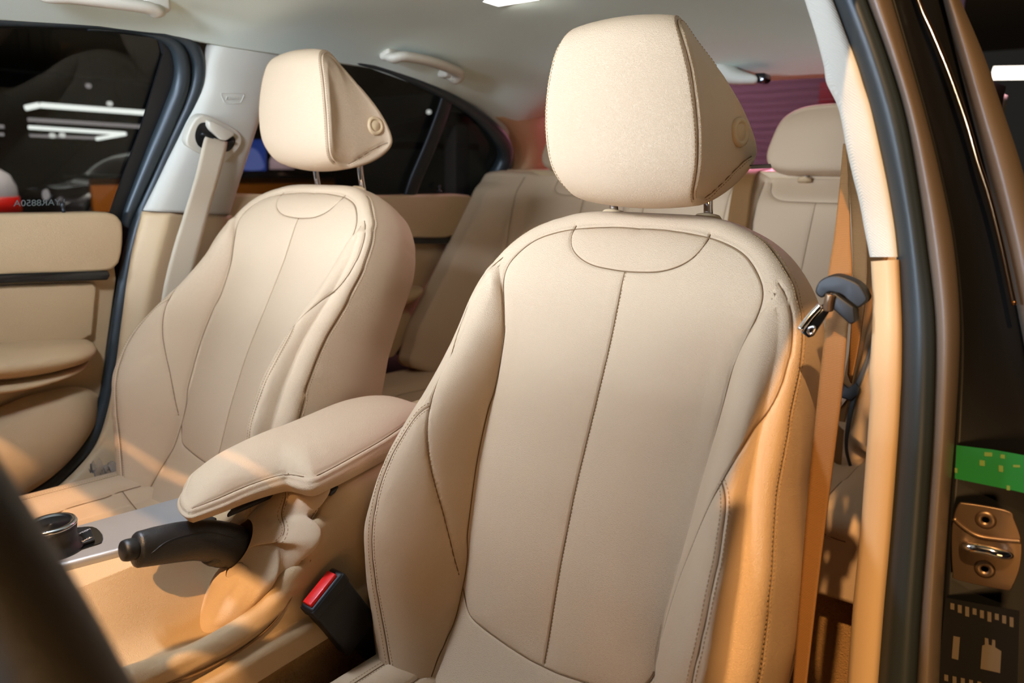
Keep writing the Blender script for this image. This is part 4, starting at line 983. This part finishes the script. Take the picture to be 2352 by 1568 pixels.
shift(tube('chrome_slot', [at(a, b, 'y', .0665) for a, b in spline([(1861, 752), (1870, 750), (1870, 757), (1864, 766), (1857, 764), (1856, 758)], 24, True)], .0013, chrome, TG, n=30, closed=True, sides=8), t0)
shift(tube('metal_clip', [at(1902, 712, 'y', .082), at(1904, 690, 'y', .080), at(1908, 676, 'y', .080)], .0045, steel, TG, n=14), t0)

# far side shoulder belt with its guide
strap('seat_belt', [at(a, b, 'x', x_) for a, b, x_ in [(472, 312, -.592), (466, 330, -.586), (450, 400, -.590), (426, 480, -.606), (401, 560, -.602), (380, 640, -.600), (366, 720, -.598), (356, 800, -.596)]],
     [at(a, b, 'x', x_) for a, b, x_ in [(522, 326, -.592), (519, 345, -.586), (505, 400, -.590), (482, 480, -.606), (460, 560, -.602), (440, 640, -.600), (424, 720, -.598), (412, 800, -.596)]], beltpale, 'pale passenger belt running down from its guide on the far pillar', 'seat belt', n=90)
g0 = bp(490, 315, .02)
BG = thing('belt_guide', 'beige oval belt guide with dark opening on the far centre pillar', 'belt guide', tuple(g0))
fo = spline([(456, 268), (478, 266), (515, 282), (545, 301), (556, 318), (552, 338), (535, 358), (515, 374), (480, 362), (445, 345), (430, 332), (431, 312), (442, 285)], 70, True)
shift(prism('surround', [bp(a, b, .026) for a, b in fo], (-.020, 0, .005), guidep, BG, bevel=.004, seg=4), g0)
fo = spline([(462, 283), (480, 283), (500, 298), (525, 308), (540, 318), (537, 335), (522, 348), (490, 345), (460, 338), (449, 318), (452, 296)], 60, True)
shift(prism('opening', [bp(a, b, .0272) for a, b in fo], (-.004, 0, .001), blackp, BG), g0)
shift(prism('cover', [bp(a, b, .040) for a, b in [(480, 279), (492, 280), (536, 304), (540, 311), (520, 324), (508, 322), (486, 302), (480, 292)]], (-.014, 0, .004), guidep, BG, bevel=.003, seg=3), g0)
shift(tube('guide_bar', [bp(a, b, .030) for a, b in [(462, 306), (484, 318), (512, 328), (534, 326)]], .006, blackp, BG, n=24, flat=(.6, 1)), g0)

# scrap of clear plastic film by the passenger cushion
n_ = 26; c0_ = at(262, 1080, 'x', -.61); Gf = np.zeros((n_, n_, 3))
for i in range(n_):
    for j in range(n_):
        a, b = i/(n_-1)-.5, j/(n_-1)-.5
        Gf[i, j] = c0_+np.array([.05*a+.008*math.sin(9*b), .075*b, .016*math.sin(7*a+5*b)+.008*math.sin(17*a*b*4+3)])
tag(sheet('plastic_film', Gf, clearp, thick=.0004), 'crumpled clear plastic film beside the passenger cushion', 'plastic film')
# ================================================================== SHOWROOM OUTSIDE
hallw = mat('dark_hall_wall', srgb(24, 25, 25), .8); hallc = mat('brown_hall_ceiling', srgb(120, 104, 82), .7, bump=('ribs', 2, .4, .02)); hallf = mat('grey_hall_floor', srgb(40, 37, 34), .45)
tag(box('floor_hall', (-6, 2, -.33), (46, 46, .05), hallf, bevel=0), 'grey showroom floor', kind='structure')
tag(box('ceiling_hall', (-6, 4, 4.3), (46, 40, .1), hallc, bevel=0), 'brown showroom ceiling', kind='structure')
tag(box('wall_right_hall', (-27.5, 2, 1.5), (.2, 46, 5), hallw, bevel=0), 'dark showroom wall', kind='structure')
purple = mat('purple_shutter', srgb(122, 92, 104), .7, bump=('ribs', 5, .25, .02))
tag(box('wall_back', (-2.05, 6.2, 1.2), (4.1, .1, 3.4), purple, bevel=0), 'purple shutter wall behind the car', kind='structure')
q = at(1901, 213, 'y', 6.1); box_ = box('wall_sign', tuple(q), (.13, .02, .17), mat('red_sign', srgb(150, 30, 40), .6), bevel=.004); tag(box_, 'small red sign seen through the rear window', 'sign')
area('light_hall_fill', (-.5, 9, .6), (-.5, 12, 3.5), 3, 3, 60, (1, .82, .6))  # made-up uplight so the hall ceiling shows
led = emit('led_white', (1, .93, .95, 1), 5.0); led2 = emit('led_dim', (1, .82, .88, 1), 1.1); led3 = emit('spot_glow', (1, .9, .92, 1), 3.0)
def strip(pts, x, r, m, label, grp=None, cat='ceiling light', ax='x'):
    for k in range(len(pts)-1):
        A_, B_ = at(*pts[k], ax, x), at(*pts[k+1], ax, x); o = thing('strip_light', '', '', tuple(A_)); shift(tube('tube', [A_+(B_-A_)*.015, B_-(B_-A_)*.015], r, m, o, n=6, sides=8), A_)
        for q in (A_+(B_-A_)*.1, A_+(B_-A_)*.9): shift(tube('hanger', [q, (q[0], q[1], 4.26)], .006, blackp, o, n=3, sides=5), A_)
        tag(o, label[k] if isinstance(label, list) else label, cat, grp)
strip([(58, 248), (90, 241), (345, 260)], -20, .065, led, ['short bright strip light at the left end of the top light line', 'long bright strip light, topmost through the far front window'])
strip([(60, 274), (330, 291)], -21, .05, led2, 'dim long strip light under the bright top one')
strip([(62, 292), (290, 307), (220, 319)], -22, .05, led, ['third long strip light, above the parked dark car', 'short slanting strip light joined to the third long one'])
strip([(66, 311), (220, 317)], -23, .04, led2, 'faint lowest strip light above the parked car')
strip([(-30, 288), (9, 291)], -21, .045, led2, 'upper short strip light at the left edge of the far window')
strip([(-30, 306), (9, 309)], -21, .04, led2, 'lower short strip light at the left edge of the far window')
strip([(2278, 168), (2420, 166)], 9, .065, emit('led_warm', (1, .9, .78, 1), 4), 'bright strip light outside at the upper right corner', ax='y')
for k, (px, py, lab) in enumerate(((120, 311, 'left lamp of the pair above the parked car'), (143, 310, 'right lamp of the pair above the parked car'), (252, 238, 'small round lamp high over the top strip light'), (203, 197, 'faint round lamp highest in the far window'), (985, 257, 'bright point lamp seen beside the rear window divider'))):
    q = at(px, py, 'x', -18 if px < 900 else -14); o = thing('round_lamp', '', '', tuple(q)); lathe('globe', [(.0, -.06), (.05, -.045), (.07, 0), (.05, .045), (0, .06)], led3 if k != 3 else led2, o, n=16); tube('hanger', [(0, 0, .05), (0, 0, 4.26-q[2])], .006, blackp, o, n=3, sides=5); tag(o, lab, 'lamp')
# beams and pillar outside the rear side glass
gm = mat('grey_beam', srgb(66, 66, 70), .6); gm2 = mat('grey_column', srgb(110, 104, 112), .5)
tag(prism('hall_beam', [at(a, b, 'x', -9) for a, b in [(860, 300), (1040, 255), (1100, 262), (1100, 285), (1000, 290), (860, 330)]], (-.3, 0, 0), gm), 'grey beam outside the rear quarter pane', 'beam')
tag(prism('hall_column', [at(a, b, 'x', -9) for a, b in [(1046, 255), (1078, 262), (1078, 520), (1046, 520)]], (-.3, 0, 0), gm2, bevel=.03), 'pale upright column outside the rear quarter pane', 'column')
tag(prism('hall_beam', [at(a, b, 'x', -9.5) for a, b in [(860, 325), (1100, 330), (1100, 345), (860, 340)]], (-.2, 0, 0), gm), 'low grey beam outside behind the column', 'beam')
# orange counter, screen, made-up pink shape
om = mat('orange_counter', srgb(200, 105, 20), .5)
oc = thing('service_counter', 'long orange fronted counter outside the far windows', 'counter', tuple(at(400, 450, 'x', -10)))
Lo = tuple(oc.location)
a_, b_ = at(208, 410, 'x', -10), at(770, 428, 'x', -10)
zt = (a_[2]); y0, y1 = a_[1], b_[1]
shift(prism('front', [(-10, y0, -.30), (-10, y1, -.30), (-10, y1, zt), (-10, y0, zt)], (-.08, 0, 0), om, oc, bevel=.01), Lo)
shift(prism('worktop', [(-9.9, y0-.1, zt), (-9.9, y1+.1, zt), (-10.6, y1+.1, zt), (-10.6, y0-.1, zt)], (0, 0, .05), blackp, oc, bevel=.01), Lo)
ds = thing('display_screen', 'blue lit display screen on the orange counter', 'screen', tuple(at(584, 400, 'x', -10.3)))
Ld = tuple(ds.location)
shift(prism('panel', [at(a, b, 'x', -10.3) for a, b in [(552, 322), (612, 320), (612, 392), (552, 392)]], (-.05, 0, 0), mat('screen_glow', (0, 0, 0, 1), .4, emis=srgb(60, 90, 200), estr=1.1), ds, bevel=.01), Ld)
shift(prism('picture', [at(a, b, 'x', -10.28) for a, b in spline([(560, 388), (562, 355), (575, 340), (590, 345), (602, 365), (604, 388)], 24, True)], (-.01, 0, 0), mat('screen_pale_figure', (0, 0, 0, 1), .5, emis=srgb(130, 140, 230), estr=1.4), ds), Ld)
box('foot', (0, 0, zt+.071-Ld[2]), (.2, .4, .04), blackp, ds, bevel=.01)
tlq = at(650, 430, 'x', -10.3); ch = thing('pink_shape', 'made-up pale pink glowing shape on the orange counter', 'lamp', (tlq[0], tlq[1], zt+.05))  # made-up glowing form for a pale pink blob of unclear kind
pk = mat('pink_shape_glow', srgb(225, 190, 200), .8, emis=srgb(220, 170, 180), estr=.9)
lathe('base', [(.09, 0), (.09, .02), (.03, .04)], steel, ch, n=24); lathe('stem', [(.015, .03), (.015, .2)], steel, ch, n=12); lathe('shade', [(.21, .10), (.20, .25), (.14, .36), (.05, .40)], pk, ch, n=36)
# parked dark car far across the hall
def parked(px0, D, label, m, flip=1):
    o = at(px0, 480, 'x', D); y0 = o[1]; T = thing('parked_car', label, 'car', (D, y0, -.3)); L = 4.6
    side = [(0, .35), (.05, .70), (.35, .86), (1.15, 1.0), (1.75, 1.42), (2.4, 1.60), (3.5, 1.58), (4.25, 1.35), (4.55, .95), (4.6, .4), (4.2, .25), (.4, .25)]
    N = 90; P = spline(side, N, True); R = []
    for k, xx in enumerate(np.linspace(-.92, .92, 17)):
        e = (1-abs(xx/.92)**6)**(1/6) if abs(xx) < .919 else .55
        q = P.copy(); cz = .75; z = q[:, 1]; hi = np.clip((z-.95)/.6, 0, 1)
        wx = xx*(1-.22*hi); q2 = np.stack([wx, 2.3+(P[:, 0]-2.3)*(.9+.1*e), cz+(z-cz)*(.86+.14*e)], 1); R.append(q2)
    G = np.array(R); f = gridfaces(17, N, cv=True)+[tuple(range(N)), tuple(16*N+k for k in range(N))[::-1]]
    link('body', G.reshape(-1, 3), f, m, T)
    for a, b in ((1.35, 2.5), (2.6, 3.6)):
        for sx in (1,):
            prism('side_window', [(sx*.80, a+.15, 1.02), (sx*.80, b, 1.02), (sx*.725, b-.02, 1.46), (sx*.725, a+.45 if a < 2 else a+.03, 1.46 if a > 2 else 1.42)], (sx*.012, 0, 0), blackg, T)
    for y_ in (.85, 3.75):
        for sx in (-.83, .83):
            w_ = lathe('wheel', [(.12, -.1), (.33, -.1), (.35, -.06), (.35, .06), (.33, .1), (.25, .11), (.22, .07), (0, .06)], blackp, T, axis=(1 if sx > 0 else -1, 0, 0), loc=(sx, y_, .34), n=32)
    for yy in (-.02,): lathe('headlamp', [(.12, 0), (.1, .05), (0, .07)], led2, T, axis=(0, -1, 0), loc=(.6, .06, .72), n=18)
    lathe('mirror', [(0, -.1), (.08, -.06), (.1, 0), (.08, .06), (0, .1)], m, T, loc=(1.02, 1.55, 1.05), n=16)
    return T
pc = mat('parked_car_paint', srgb(70, 62, 66), .2, metal=.6, coat=.5)
parked(75, -15.5, 'dark car parked across the showroom under the strip lights', pc)
area('light_car_fill', (-12, 2.2, 3.3), (-15.5, 3, 1), 4, 1, 110, (1, .85, .9))  # added to bring the parked car out of the dark
rr_ = thing('display_dome', 'white dome with a red band at the lower left corner of the far window', 'display', tuple(at(10, 450, 'x', -8)))
lathe('stand', [(.4, -.4), (.4, -.3-rr_.location[2])][::-1], blackp, rr_, n=30, loc=(0, -.35, 0))
lathe('dome', [(.45, -.5), (.45, 0), (.40, .12), (.25, .22), (0, .27)], mat('white_dome', srgb(200, 185, 190), .4), rr_, n=30, loc=(0, -.35, .1)); lathe('band', [(.46, -.35), (.47, -.2), (.46, -.1)], red, rr_, n=30, loc=(0, -.35, .1))
area('light_dome', tuple(at(10, 300, 'x', -7)), tuple(at(10, 450, 'x', -8)), .6, .6, 14, (1, .9, .9))

area('light_counter_fill', (-7.2, 2.6, 3.4), (-10, 2.6, .4), 4, .5, 420, (1, .92, .85))  # extra light put in because the counter front was too dark
